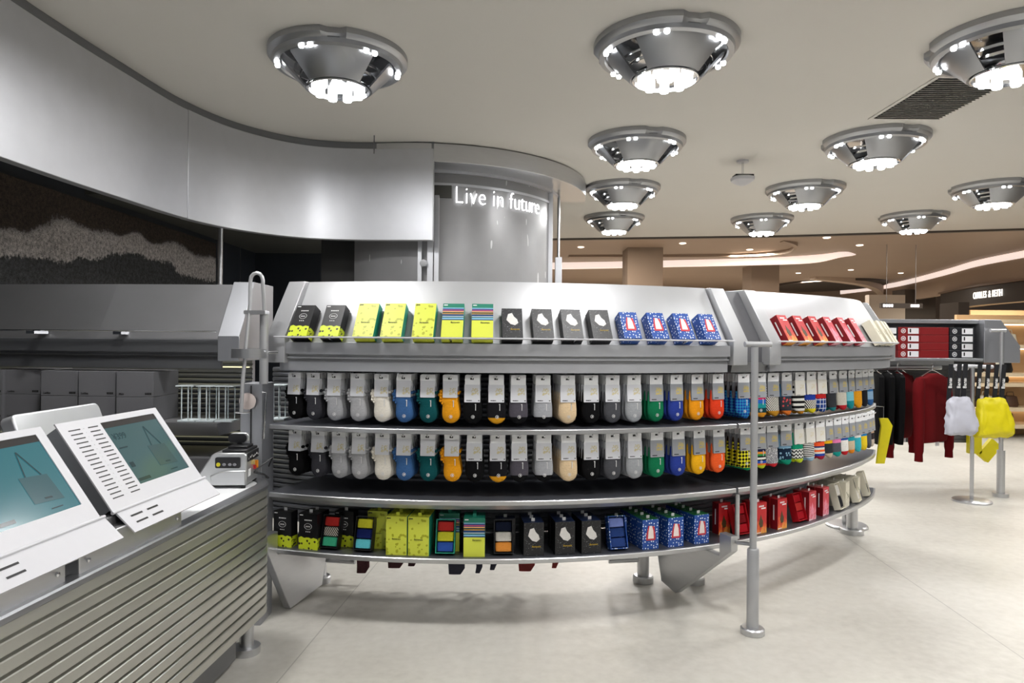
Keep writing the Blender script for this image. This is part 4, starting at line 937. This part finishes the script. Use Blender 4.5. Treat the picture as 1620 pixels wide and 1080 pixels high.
# ---- kiosks
M_SCRN = glow('screen_glow', (.03, .16, .19)); M_SCRN2 = glow('screen_glow_dim', (.045, .105, .11))
M_SBAR = glow('screen_header', (.03, .025, .022)); M_SDRAW = glow('screen_drawing', (.008, .032, .038)); M_SBAG = glow('screen_bag', (.035, .078, .082)); M_SBAG2 = glow('screen_bag_bright', (.03, .10, .115))
def kiosk(y0, y1, label, scr, bag, base, vents=True):
    xa = Xf((y0+y1)/2)
    t = thing('checkout_terminal', label, 'checkout terminal', (xa, (y0+y1)/2, .72), R(-3.4))
    wd = y1-y0; Lh = .286
    # plate frame: local u along +Y, v up the slope; plate leaned back
    T = TR(-.045, 0, .112) @ Matrix(((0, -.578, .816, 0), (1, 0, 0, 0), (0, .816, .578, 0), (0, 0, 0, 1)))
    def P_(u, v, w_=0): return T @ Vector(((u-.5)*wd, v*Lh, w_))
    def plate(b, u0, u1, v0, v1, w0, w1):
        vs = [P_(u, v, w_) for w_ in (w0, w1) for v in (v0, v1) for u in (u0, u1)]
        return b.add(vs, [(0, 2, 3, 1), (4, 5, 7, 6), (0, 1, 5, 4), (2, 6, 7, 3), (0, 4, 6, 2), (1, 3, 7, 5)])
    U0, U1, V0, V1 = .36, .935, .17, .93
    b = MB()
    for (a, c, d, e) in ((0, U0, 0, 1), (U1, 1, 0, 1), (U0, U1, 0, V0), (U0, U1, V1, 1)): plate(b, a, c, d, e, -.004, 0)
    b.build('face_plate', M_WHITEP, t, smooth=0)
    b = MB(); plate(b, .02, .98, .03, .97, -.045, -.004); b.build('housing', M_DARKST, t, smooth=0)
    s = MB(); plate(s, U0, U1, V0, V1, -.004, -.0025); so = s.build('screen', scr, t, smooth=0)
    s = MB(); plate(s, U0, U1, .86, V1, -.0024, -.0020); s.build('status_bar', M_SBAR, so, smooth=0)
    def quad(b, pts, w_=-.0019):
        b.add([P_(u, v, w_) for u, v in pts]+[P_(u, v, w_+.0003) for u, v in pts], [(0, 1, 2, 3), (7, 6, 5, 4), (0, 4, 5, 1), (1, 5, 6, 2), (2, 6, 7, 3), (3, 7, 4, 0)])
    cu, cv = .76, .44
    s = MB(); quad(s, [(cu-.10, cv-.14), (cu+.10, cv-.16), (cu+.085, cv+.10), (cu-.10, cv+.12)]); s.build('bag_picture', bag, so, smooth=0)
    s = MB(); quad(s, [(cu-.06, cv+.115), (cu-.052, cv+.115), (cu-.018, cv+.36), (cu-.024, cv+.36)], -.0015); quad(s, [(cu+.045, cv+.105), (cu+.053, cv+.105), (cu-.015, cv+.36), (cu-.022, cv+.35)], -.0015)
    quad(s, [(cu-.02, cv-.12), (cu+.03, cv-.125), (cu+.03, cv-.108), (cu-.02, cv-.103)], -.0015); quad(s, [(cu-.02, .215), (cu+.06, .215), (cu+.06, .225), (cu-.02, .225)]); quad(s, [(U0+.02, .20), (U0+.14, .20), (U0+.14, .235), (U0+.02, .235)])
    quad(s, [(U0+.03, .60), (U0+.11, .60), (U0+.11, .615), (U0+.03, .615)]); quad(s, [(U0+.03, .37), (U0+.07, .37), (U0+.07, .43), (U0+.03, .43)])
    s.build('bag_handles', M_SDRAW, so, smooth=0)
    Mt = T @ TR((U0+.10-.5)*wd, .74*Lh, -.0018)
    text('¥399', .030, M_SDRAW, so, Mt, 'lettering', .0002)
    if vents:
        s = MB(); r_ = MB()
        for k in range(17):
            v = .90-.78*k/16; sh = 0
            plate(s, .065, .165, v-.006, v+.006, .0001, .0005); plate(s, .235, .325, v-.006, v+.006, .0001, .0005); plate(r_, .195, .202, v-.002, v+.005, .0001, .0006)
        s.build('vent_slots', M_BLACK, t, smooth=0); r_.build('screw_row', M_STEEL, t, smooth=0)
    # hinge + flap
    b = MB(); b.tube([P_(-.01, -.012, .0), P_(1.03, -.012, .0)], .0045, 10); b.build('hinge_rod', M_WHITEP, t)
    F = TR(-.040, 0, .106); b = MB(); vs = []
    for x, z_ in ((0, 0), (.052, -.050), (.050, -.053), (-.003, -.004)):
        for yy in (-wd/2+.01, wd/2+.012): vs.append(F @ Vector((x, yy, z_)))
    b.add(vs, [(0, 1, 3, 2), (2, 3, 5, 4), (4, 5, 7, 6), (6, 7, 1, 0), (0, 2, 4, 6), (1, 7, 5, 3)]); fl = b.build('lower_flap', M_WHITEP, t, smooth=0)
    if vents:
        s = MB()
        for q_ in (0.3, .62):
            for a, c in ((.12, .26), (.32, .46)):
                y_a, y_b = -wd/2+wd*a*.8, -wd/2+wd*c*.8; x, z_ = .052*q_, -.050*q_
                s.add([F @ Vector(v) for v in ((x, y_a, z_+.001), (x, y_b, z_+.001), (x+.004, y_b, z_-.003), (x+.004, y_a, z_-.003))], [(0, 1, 2, 3)])
        s.build('vent_slots', M_BLACK, fl, smooth=0)
    b = MB(); b.box(-.20, -.012, base[0]-(y0+y1)/2, base[1]-(y0+y1)/2, 0, .075); b.box(-.20, -.05, base[0]-(y0+y1)/2, base[1]-(y0+y1)/2, .074, .1)
    bo = b.build('base_box', M_STEEL, t, smooth=0, bevel=.003)
    for yy in (base[0]+.03, base[1]-.03): MB().lathe([(0, -.002), (.006, -.002), (.006, .003), (0, .005)], 12).build('bolt', M_CHROME, bo, loc=(-.010, yy-(y0+y1)/2, .03)).rotation_euler = (0, PI/2, 0)
    return t
kiosk(1.31, 1.785, 'white checkout terminal with bright teal screen, cut off at left', M_SCRN, M_SBAG2, (1.15, 1.615))
kiosk(1.835, 2.305, 'white checkout terminal with two columns of vent slots beside its screen', M_SCRN2, M_SBAG, (1.66, 2.12))
def backslab(y0, y1, label):
    t = thing('rear_terminal', label, 'checkout terminal', (-1.40, (y0+y1)/2, .72)); wd = (y1-y0)/2
    M = TR(0, 0, .11) @ RY(-20) @ RZ(90)
    MB().rbox(-wd, wd, -.022, .022, 0, .25, .022, M).build('back_shell', M_PANELF, t, bevel=.006)
    MB().rbox(-wd+.01, wd-.01, .0225, .026, .012, .238, .014, M).build('screen', M_BLACK, t)
    MB().box(-.06, .04, -.1, .1, 0, .13).build('base_box', M_DARKST, t, bevel=.004)
backslab(2.0, 2.42, 'silver rounded back of a terminal behind the white one')
backslab(1.42, 1.86, 'silver terminal back at the left picture edge')

# ---- banknote machine
bm_ = thing('banknote_counter', 'silver banknote counting machine with black control panel on the counter end', 'counting machine', (-1.10, 2.66, .7195), R(4))
b = MB(); prof = [(-.125, .012), (.068, .012), (.068, .128), (.058, .136), (-.052, .136), (-.065, .128), (-.11, .06), (-.125, .045)]
b.prism(prof, 0, .15); b.build('body', metal('machine_silver', (.60, .61, .62), .3, .7, (1, 1, 1)), bm_, bevel=.005)
b = MB(); b.prism([(-.06, .012), (.068, .012), (.068, .070), (.0, .069), (-.04, .062), (-.068, .05)], -.012, .0); b.build('front_tray', MATS['machine_silver'], bm_, bevel=.005)
MB().rbox(-.050, .045, -.004, .001, .078, .120, .006).build('control_panel', M_BLACK, bm_)
b = MB()
for k, xx in enumerate((-.016, .006, .024)): b.lathe([(0, 0), (.007, 0), (.006, .002), (0, .002)], 14, c=(xx, 0, 0))
b.v = [(v[0], -.004-v[2], .092+v[1]*.8) for v in b.v]; b.build('buttons', plain('grey_button', '#8a8a90', .4), bm_)
b = MB(); b.lathe([(0, 0), (.008, 0), (.007, .002), (0, .002)], 16, c=(-.038, 0, 0)); b.v = [(v[0], -.004-v[2], .092+v[1]) for v in b.v]; b.build('yellow_button', plain('yellow_button', '#d9d02a', .4), bm_)
b = MB(); b.box(-.03, .066, .012, .148, .134, .146); b.box(-.02, .055, .05, .13, .144, .156); b.build('feed_tray', M_BLACK, bm_, bevel=.003)
b = MB(); b.box(.0675, .071, .01, .15, .100, .134); b.build('side_grille', M_BLACK, bm_, bevel=.001)
b = MB()
for k in range(7): b.box(.0712, .0718, .016+.02*k, .016+.02*k+.005*(1+k % 2), .108+.003*(k % 3), .115+.003*(k % 3))
b.build('side_print', M_WHT, bm_, smooth=0)
hd = MB(); hd.rbox(-.036, .036, .095, .112, .168, .198, .013).build('display_head', M_WHITEP, bm_) if False else None
h1 = MB().rbox(-.030, .046, .100, .116, .160, .202, .016).build('display_head', MATS['machine_silver'], bm_, bevel=.003)
MB().rbox(-.034, .038, .094, .100, .163, .198, .016).build('display_screen', M_BLACK, h1)
MB().box(.0, .018, .10, .115, .15, .165).build('display_neck', M_BLACK, bm_)
MB().box(.0685, .0695, .02, .05, .04, .068).build('white_sticker', M_WHT, bm_)
b = MB(); b.box(.068, .078, .055, .075, .082, .098); b.build('yellow_connector', plain('connector_yellow', '#c9b070', .5), bm_, bevel=.001)
b = MB(); b.box(.068, .080, .105, .115, .06, .09); b.build('orange_connector', plain('connector_orange', '#e08a1c', .5), bm_, bevel=.001)
b = MB(); b.box(.068, .078, .085, .093, .058, .074); b.build('red_connector', plain('connector_red', '#b0202a', .5), bm_, bevel=.001)
b = MB(); b.tube([(.07, .09, .045), (.10, .12, .03), (.11, .15, .01), (.09, .19, .004)], .004, 8); b.tube([(.07, .1, .05), (.095, .13, .07), (.12, .17, .09), (.10, .19, .05)], .003, 8); b.build('cable', M_BLACK, bm_)
for xx, yy in ((-.1, .02), (.055, .0), (.055, .14), (-.1, .14)): MB().cyl(xx, yy, 0, .013, .010, 12).build('rubber_foot', M_RUBBER, bm_)

# ================================================================== RIGHT UNIT (tray with shirt boxes, clothes rail)
ru = thing('box_display_unit', 'grey display unit with box tray and clothes rail at right', 'display shelving', (3.0, 6.0, 0))
YR = 6.0
def rx(px, y=YR): return at_y(px, 540, y).x-3.0
X0, X1, XT, XE = rx(1385), rx(1556), rx(1582), rx(1613)
zb, zt_ = at_y(1500, 571, YR).z, at_y(1500, 505, YR).z
b = MB(); b.box(X0, X1, 0, .42, zb, zb+.025); b.box(X0, X1, .40, .42, zb, zt_); b.box(X0, X1, .06, .42, zt_-.035, zt_)
b.build('tray', M_PANEL, ru, smooth=0, bevel=.003)
MB().prism([(X1, zb-.01), (XE, zb-.01), (XE, at_y(1600, 547, YR).z), (XT, zt_), (X1, zt_)], -.01, .5).build('end_panel', M_PANEL, ru, smooth=0, bevel=.003)
sp_ = [(0, 0)]
b = MB(); 
for k in range(22):
    z = zb-.03-.034*k; b.box(X0, rx(1543, 6.42), .42, .45, z-.031, z)
b.box(X0, rx(1543, 6.42), .44, .46, zb-.03-.034*22, zb)
b.build('slatwall_panel', plain('dark_slat', (.10, .10, .105), .5, .4), ru, smooth=0)
MB().box(X0, X1, .40, .42, zb-.05, zb).build('tray_fascia', M_STEEL, ru, smooth=0)
MB().tube([(X0, .12, 1.095), (rx(1500), .10, 1.10)], .022, 12).build('clothes_rail', M_STEEL, ru)
MB().tube([(rx(1508), -.05, 1.095), (rx(1560), .25, 1.09)], .018, 12).build('side_rail', M_WHITEP, ru)
p = at_z(1570, 781, 0)
po = thing('support_pole', 'slim floor pole with thicker foot sleeve beside the yellow bag', 'pole', (p.x, p.y-.1, 0))
MB().lathe([(0, 0), (.06, 0), (.06, .03), (0, .034)], 30).build('foot_disc', M_STEEL, po); MB().cyl(0, 0, .03, .40, .031, 20).build('sleeve', M_STEEL, po); MB().cyl(0, 0, .40, 1.42, .017, 16).build('tube', M_STEEL, po)
MB().tube([(-.10, 0, 1.432), (.03, 0, 1.432)], .016, 14).build('cross_bar', M_STEEL, po)
p = at_z(1537, 793, 0)
po = thing('bag_stand', 'thin display stand with wide round base under the hanging bags', 'stand', (p.x, p.y, 0))
MB().lathe([(0, 0), (.145, 0), (.145, .012), (.135, .018), (0, .018)], 40).build('base_plate', M_STEEL, po); MB().cyl(0, 0, .018, 1.12, .015, 14).build('tube', M_STEEL, po)
MB().tube([(-.15, .0, 1.128), (.22, .08, 1.12)], .016, 12).build('hanging_arm', M_WHITEP, po)
# shirt boxes
M_TAGW = plain('white_label', '#e2e2e6', .5)
def shirt_box(x0, x1, z0, h, mat, label, logo=True, lab=True, y=6.03):
    o = thing('shirt_box', label, 'box', ((x0+x1)/2, y, z0), 0, 'shirt boxes in the tray'); hw_ = (x1-x0)/2
    MB().box(-hw_, hw_, 0, .26, 0, h).build('carton', mat, o, smooth=0, bevel=.002)
    if logo:
        b = MB(); b.lathe([(.016, 0), (.021, 0), (.021, .001), (.016, .001)], 20, close=True); b.box(-.008, -.002, -.009, .009, 0, .001); b.box(.002, .008, -.009, .009, 0, .001); b.v = [(v[0]-hw_+.045, -v[2]-.0005, v[1]+h/2) for v in b.v]; b.build('round_emblem', M_TAGW, o)
    if lab:
        lx = hw_-.075; lb = MB().box(lx-.035, lx+.06, -.002, 0, .008, h-.008).build('paper_label', M_TAGW, o, smooth=0); MB().box(lx-.02, lx-.008, -.003, -.002, .02, h-.015).build('label_figure', M_INK, lb, smooth=0)
    return o
M_RB = plain('red_shirt_box', '#7c0a10', .45); M_KB = plain('navy_shirt_box', '#12131c', .45)
hB = (at_y(1500, 517, YR).z-zb-.03)/4
lev = ['top', 'second', 'third', 'bottom']
for k in range(4):
    z0 = zb+.026+(3-k)*(hB+.0005)
    shirt_box(rx(1424)+3, rx(1459)+3, z0, hB-.001, M_RB, 'red shirt box with emblem and white label, %s of its stack' % lev[k])
    shirt_box(rx(1459.6)+3, rx(1505)+3, z0, hB-.001, M_RB, 'plain red shirt box, %s of the middle stack' % lev[k], False, False, 6.035)
    shirt_box(rx(1505.6)+3, rx(1545)+3, z0, hB-.001, M_KB, 'black shirt box with emblem and white label, %s of its stack' % lev[k])
    if k < 2: shirt_box(rx(1388)+3, rx(1423.4)+3, z0, hB-.001, M_KB, 'black shirt box half hidden by cream boxes, %s one' % ('upper', 'lower')[k], False, True)
# sweaters and trousers
M_RKNIT = km('plain', '#5c060c'); M_KKNIT = km('plain', '#08080a')
def sweater(x, y, rz, label, ln=.78):
    o = thing('red_sweater', label, 'sweater', (x, y, 1.09), rz, 'red sweaters on the rail')
    b = MB(); b.loft([(0, 0, -.035, .055, .03), (0, 0, -.045, .10, .04), (0, 0, -.075, .20, .05), (0, 0, -.15, .225, .06), (0, 0, -.35, .225, .07), (0, 0, -.55, .215, .065), (0, 0, -.62, .20, .055), (0, 0, -.63, .18, .04)], 20, 2.6)
    b.build('body', M_RKNIT, o)
    for s in (-1, 1):
        b = MB(); b.loft([(s*.185, 0, -.07, .03, .03), (s*.205, 0, -.12, .045, .045), (s*.225, -.01, -.3, .045, .045), (s*.235, -.02, -.5, .038, .04), (s*.235, -.02, -ln+.09, .034, .036), (s*.235, -.02, -ln+.06, .028, .03), (s*.235, -.02, -ln, .03, .032)], 14)
        b.build('sleeve', M_RKNIT, o)
    MB().box(-.02, .03, -.045, -.04, -.66, -.61).build('price_tag', M_TAGW, o)
    h = MB(); h.tube([(-.17, 0, -.06), (-.06, 0, -.02), (0, 0, -.005), (.06, 0, -.02), (.17, 0, -.06)], .005, 8); h.tube([(0, 0, -.005), (0, 0, .015), (.012, 0, .035), (0, 0, .048), (-.012, 0, .04)], .003, 8); h.build('hanger', M_CHROME, o)
sweater(3.50, 6.16, R(38), 'dark red knit sweater hanging on the rail, rear one'); sweater(3.66, 5.94, R(30), 'dark red knit sweater hanging on the rail in front')
for i, xx in enumerate((3.20, 3.29, 3.38)):
    o = thing('black_trousers', 'black garment hanging on the rail beside the red sweaters, '+['farthest from them', 'middle one', 'next to them'][i], 'trousers', (xx, 5.98, 1.08), R(76), 'black garments on the rail')
    b = MB(); b.loft([(0, 0, -.03, .12, .02), (0, 0, -.06, .15, .035), (0, 0, -.3, .15, .04), (.01, 0, -.55, .14, .035), (.01, 0, -.64, .13, .03)], 16, 3); b.build('cloth', M_KKNIT, o)
    h = MB(); h.tube([(-.12, 0, -.03), (0, 0, -.01), (.12, 0, -.03)], .005, 8); h.tube([(0, 0, -.01), (0, 0, .025), (.014, 0, .045), (0, 0, .055)], .003, 8); h.build('hanger', M_CHROME, o)
# bags with lettered straps
M_YB = plain('yellow_bag_cloth', '#d6c800', .5, 0, .08, 25, .3); M_GB = plain('grey_bag_cloth', '#b9bac6', .5, 0, .06, 20, .3); M_STR = plain('strap_web', '#0c0e16', .7)
def bag(px0, px1, py0, py1, y, mat, label, sx, prn=None):
    a = at_y(px0, py0, y); c = at_y(px1, py1, y); cx = (a.x+c.x)/2; hw_ = (c.x-a.x)/2; H = a.z-c.z
    o = thing('hanging_bag', label, 'bag', (cx, y, a.z)); b = MB()
    b.loft([(0, 0, .004, hw_*.66, .008), (0, 0, -.006, hw_*.72, .018), (0, 0, -.05, hw_*.76, .035), (.01, -.005, -H*.4, hw_*.86, .05), (.015, -.01, -H*.75, hw_*1.0, .06), (.01, -.01, -H*.93, hw_*1.0, .05), (0, 0, -H*.99, hw_*.93, .03), (0, 0, -H, hw_*.8, .01)], 26, 5)
    ob = b.build('pouch', mat, o); dm = ob.modifiers.new('d', 'DISPLACE'); tx = bpy.data.textures.new('crumple', 'CLOUDS'); tx.noise_scale = .045; ss = ob.modifiers.new('s', 'SUBSURF'); ss.levels = ss.render_levels = 2
    ob.modifiers.move(1, 0); dm.texture = tx; dm.strength = .03; dm.mid_level = .5
    zt2 = 1.135
    for s in sx:
        b = MB(); b.box(-.017, .017, -.004, .004, 0, 1); b.v = [(s+v[0]+.0, v[1]+.03*(1-v[2]) -.05*0, (zt2-a.z+.01)*v[2]-.03*(1-v[2])) for v in b.v]; st_ = b.build('strap', M_STR, o, smooth=0)
        text('Bananain', .040, M_WHT, st_, TR(s, -.002+.01, (zt2-a.z)*.55) @ RZ(0) @ RX(90) @ RZ(90), 'lettering', .0005, bold=.0004)
    return o
bag(1494, 1541, 628, 688, 5.62, M_GB, 'crumpled silver grey bag hanging by black lettered straps', (-.07, 0, .05))
bag(1540, 1598, 629, 692, 5.66, M_YB, 'bright yellow bag hanging by black lettered straps', (-.10, -.03, .04, .10))
p = at_y(1390, 650, 4.9)
o = thing('yellow_packet', 'bright yellow flat packet hanging at the far end of the right shelving', 'packet', ring(61, 3.065, .815)); MB().loft([(0, 0, .0, .03, .006), (.02, 0, -.05, .04, .01), (.005, 0, -.14, .035, .012), (-.02, 0, -.3, .03, .006)], 12, 4).build('film', M_YB, o); MB().tube([(0, 0, -.01), (0, 0, .075), (-.052, .03, .078)], .003, 6).build('hook', M_CHROME, o)
for i, (px, py, sx_) in enumerate(((1555, 700, .06), (1578, 712, .06))):
    p = at_y(px-14, py, 6.385); o = thing('yellow_packet', 'yellow packet under the bags on the dark slats, '+('upright one' if i == 0 else 'tilted one'), 'packet', (p.x, p.y, p.z)); MB().rbox(-.06, .06, -.02, .02, -.1, .1, .01, RY(0 if i == 0 else 40)).build('film', M_YB, o)

# ================================================================== NEIGHBOUR SHOP
M_WARM = plain('warm_shop_wall', '#c9a67c', .7, 0, .03, 2); M_SHW = plain('shop_shelf_white', '#d8c4a4', .5); M_BRN = plain('brown_goods', '#4a3020', .6); M_FASC = plain('bronze_fascia', '#241c18', .4, .2)
YN = 9.6
ns_ = thing('shop_wall_shelving', 'warm lit wall shelving of the neighbouring shop at the right edge', 'wall shelving', (7.2, YN, 0))
def nx(px): return at_y(px, 540, YN).x-7.2
def nz(py): return at_y(1590, py, YN).z
MB().box(nx(1546), nx(1760), .45, .5, 0, nz(496)).build('back_panel', M_WARM, ns_, smooth=0)
for py in (505, 545, 590, 606, 645, 672, 715):
    s = MB().box(nx(1545), nx(1760), 0, .45, nz(py)-.05, nz(py)).build('shelf', M_SHW, ns_, smooth=0)
M_STRIPL = emit('warm_strip', (1, .85, .62), 3.0)
for py in (505, 545, 590, 645): MB().box(nx(1550), nx(1750), .40, .43, nz(py)-.07, nz(py)-.055).build('light_strip', M_STRIPL, ns_, smooth=0)
gi = 0; NM = ['brown', 'cream', 'black']; OR = ['first', 'second', 'third', 'fourth']; LV = {545: 'top', 590: 'second', 606: 'third', 645: 'fourth', 672: 'fifth', 715: 'lowest'}
for py, xs in ((545, (1590, 1612)), (590, (1560, 1580, 1592, 1606)), (606, (1555, 1575, 1600)), (645, (1548, 1575, 1598, 1615)), (672, (1560, 1584, 1608)), (715, (1605,))):
    for ix, px in enumerate(xs):
        o = thing('shoulder_bag', 'small %s bag on the %s level of the neighbour shop shelves, %s from the left' % (NM[gi % 3], LV[py], OR[ix]), 'goods', (nx(px)+7.2, YN+.2, nz(py)), R(10*((gi % 3)-1)), 'goods on the neighbour shelves')
        mm = (M_BRN, M_CREAMC, M_BLKC)[gi % 3]; MB().loft([(0, 0, .16, .05, .03), (0, 0, .15, .08, .05), (0, 0, .04, .10, .07), (0, 0, 0, .09, .06)], 12, 3.5).build('goods_body', mm, o)
        MB().tube([(-.05, 0, .15), (-.04, 0, .21), (.04, 0, .21), (.05, 0, .15)], .006, 6).build('goods_handle', mm, o); gi += 1
# curved bulkhead with light cove, bronze fascia with lit lettering
SP = [(1330, 33.5), (1400, 30), (1440, 27.5), (1480, 24.9), (1507, 23.3), (1547, 21.2), (1620, 19.0), (1720, 16.8)]
P = smoothpath([(*at_y(px, 470, yy).xy, 0) for px, yy in SP], 8); BN = pathn(P, 1); F0 = 28
struct(MB().sweep(BN, [(0, 3.1), (0, 3.76), (-.2, 3.76), (-.2, 3.1)]).build('wall_bulkhead', M_HALLC))
struct(MB().sweep(BN, [(.03, 3.76), (.03, 3.95), (-.2, 3.95), (-.2, 3.76)]).build('trim_3', M_COVE))
ff = thing('shop_fascia', 'dark bronze curved shop fascia with small lit lettering at the right edge', 'shop sign', (0, 0, 0))
MB().sweep(BN[F0:], [(.12, 2.54), (.12, 3.10), (-.25, 3.10), (-.25, 2.54)]).build('fascia_band', M_FASC, ff); MB().sweep(BN[F0:], [(.2, 3.10), (.2, 3.16), (-.25, 3.16), (-.25, 3.10)]).build('fascia_edge', plain('fascia_edge', '#6a5648', .4), ff)
M_SIGN = emit('sign_letter', (1, .95, .85), 1.6)
word = 'CHARLES & KEITH'; fd = [(x+nx_*.14, y+ny_*.14, nx_, ny_) for x, y, nx_, ny_ in BN]
pxs = [810+1080*q[0]/q[1] for q in fd]
for i, ch in enumerate(word):
    if ch == ' ': continue
    tpx = 1540.5+42.5*i/(len(word)-1)
    k = next(k for k in range(len(pxs)-1) if pxs[k] <= tpx <= pxs[k+1]); f = (tpx-pxs[k])/(pxs[k+1]-pxs[k]); q = [fd[k][m]*(1-f)+fd[k+1][m]*f for m in range(4)]
    text(ch, .29, M_SIGN, ff, TR(q[0], q[1], 2.83) @ RZ(math.degrees(math.atan2(q[2], -q[3]))) @ Matrix.Diagonal((.62, 1, 1, 1)) @ RX(90), 'letter', .01)
pb = at_y(1535, 500, 25).x
struct(MB().box(pb, 22, 25, 25.2, 0, 2.6).build('wall_shop_back', M_WARM, smooth=0))
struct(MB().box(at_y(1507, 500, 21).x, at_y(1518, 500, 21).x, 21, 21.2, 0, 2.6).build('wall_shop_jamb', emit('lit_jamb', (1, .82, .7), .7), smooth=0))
ld = bpy.data.lights.new('shop_light', 'AREA'); ld.size = 3; ld.energy = 300; ld.color = (1, .86, .68); lo = bpy.data.objects.new('shop_light', ld); COL.objects.link(lo); lo.location = (17.5, 23, 2.9)
# hanging direction sign
p0, p1 = at_y(1394, 487, 18), at_y(1460, 480, 18)
hs = thing('hanging_sign', 'small dark hanging sign with white lit marks in the hall beyond', 'sign', ((p0.x+p1.x)/2, 18, p0.z))
hw_ = (p1.x-p0.x)/2; MB().box(-hw_, hw_, 0, .1, 0, .13).build('sign_box', M_HALLD, hs)
mk = MB()
for k in range(4): mk.box(-hw_+.05+.07*k, -hw_+.10+.07*k, -.01, 0, .03, .10)
for k in range(3): mk.box(hw_-.32+.08*k, hw_-.26+.08*k, -.01, 0, .03, .10)
mk.build('lit_marks', emit('hall_sign_marks', (1, .97, 1), 2), hs)
for s in (-.7, .7): MB().cyl(s*hw_, .05, .13, 3.95-p0.z, .008, 6).build('hanger_rod', M_DARKST, hs)
for i, (a, b_) in enumerate(((919, 391), (1080, 385), (1186, 395), (1308, 376), (1360, 388), (1346, 427), (1263, 432), (1425, 432))):
    q_ = at_z(a, b_, 3.94); o = MB().lathe([(0, -.012), (.07, -.012), (.09, -.003), (.09, .01), (0, .01)], 16).build('downlight', emit('hall_downlight', (1, .85, .7), 3)); o.location = (q_.x, q_.y, 3.94)
    tag(o, 'tiny recessed downlight in the brown hall ceiling', 'downlight', 'recessed downlights in the hall')
for (x_, y_, e_) in ((2, 17, 260), (7, 20, 260), (12, 15, 200), (5, 27, 320), (12, 28, 320), (0, 26, 260), (8.3, 11.3, 60)):
    ld = bpy.data.lights.new('hall_light', 'AREA'); ld.shape = 'DISK'; ld.size = 1.2 if e_ > 100 else .4; ld.energy = e_; ld.color = (1, .86, .72); lo = bpy.data.objects.new('hall_light', ld); COL.objects.link(lo); lo.location = (x_, y_, 3.9)
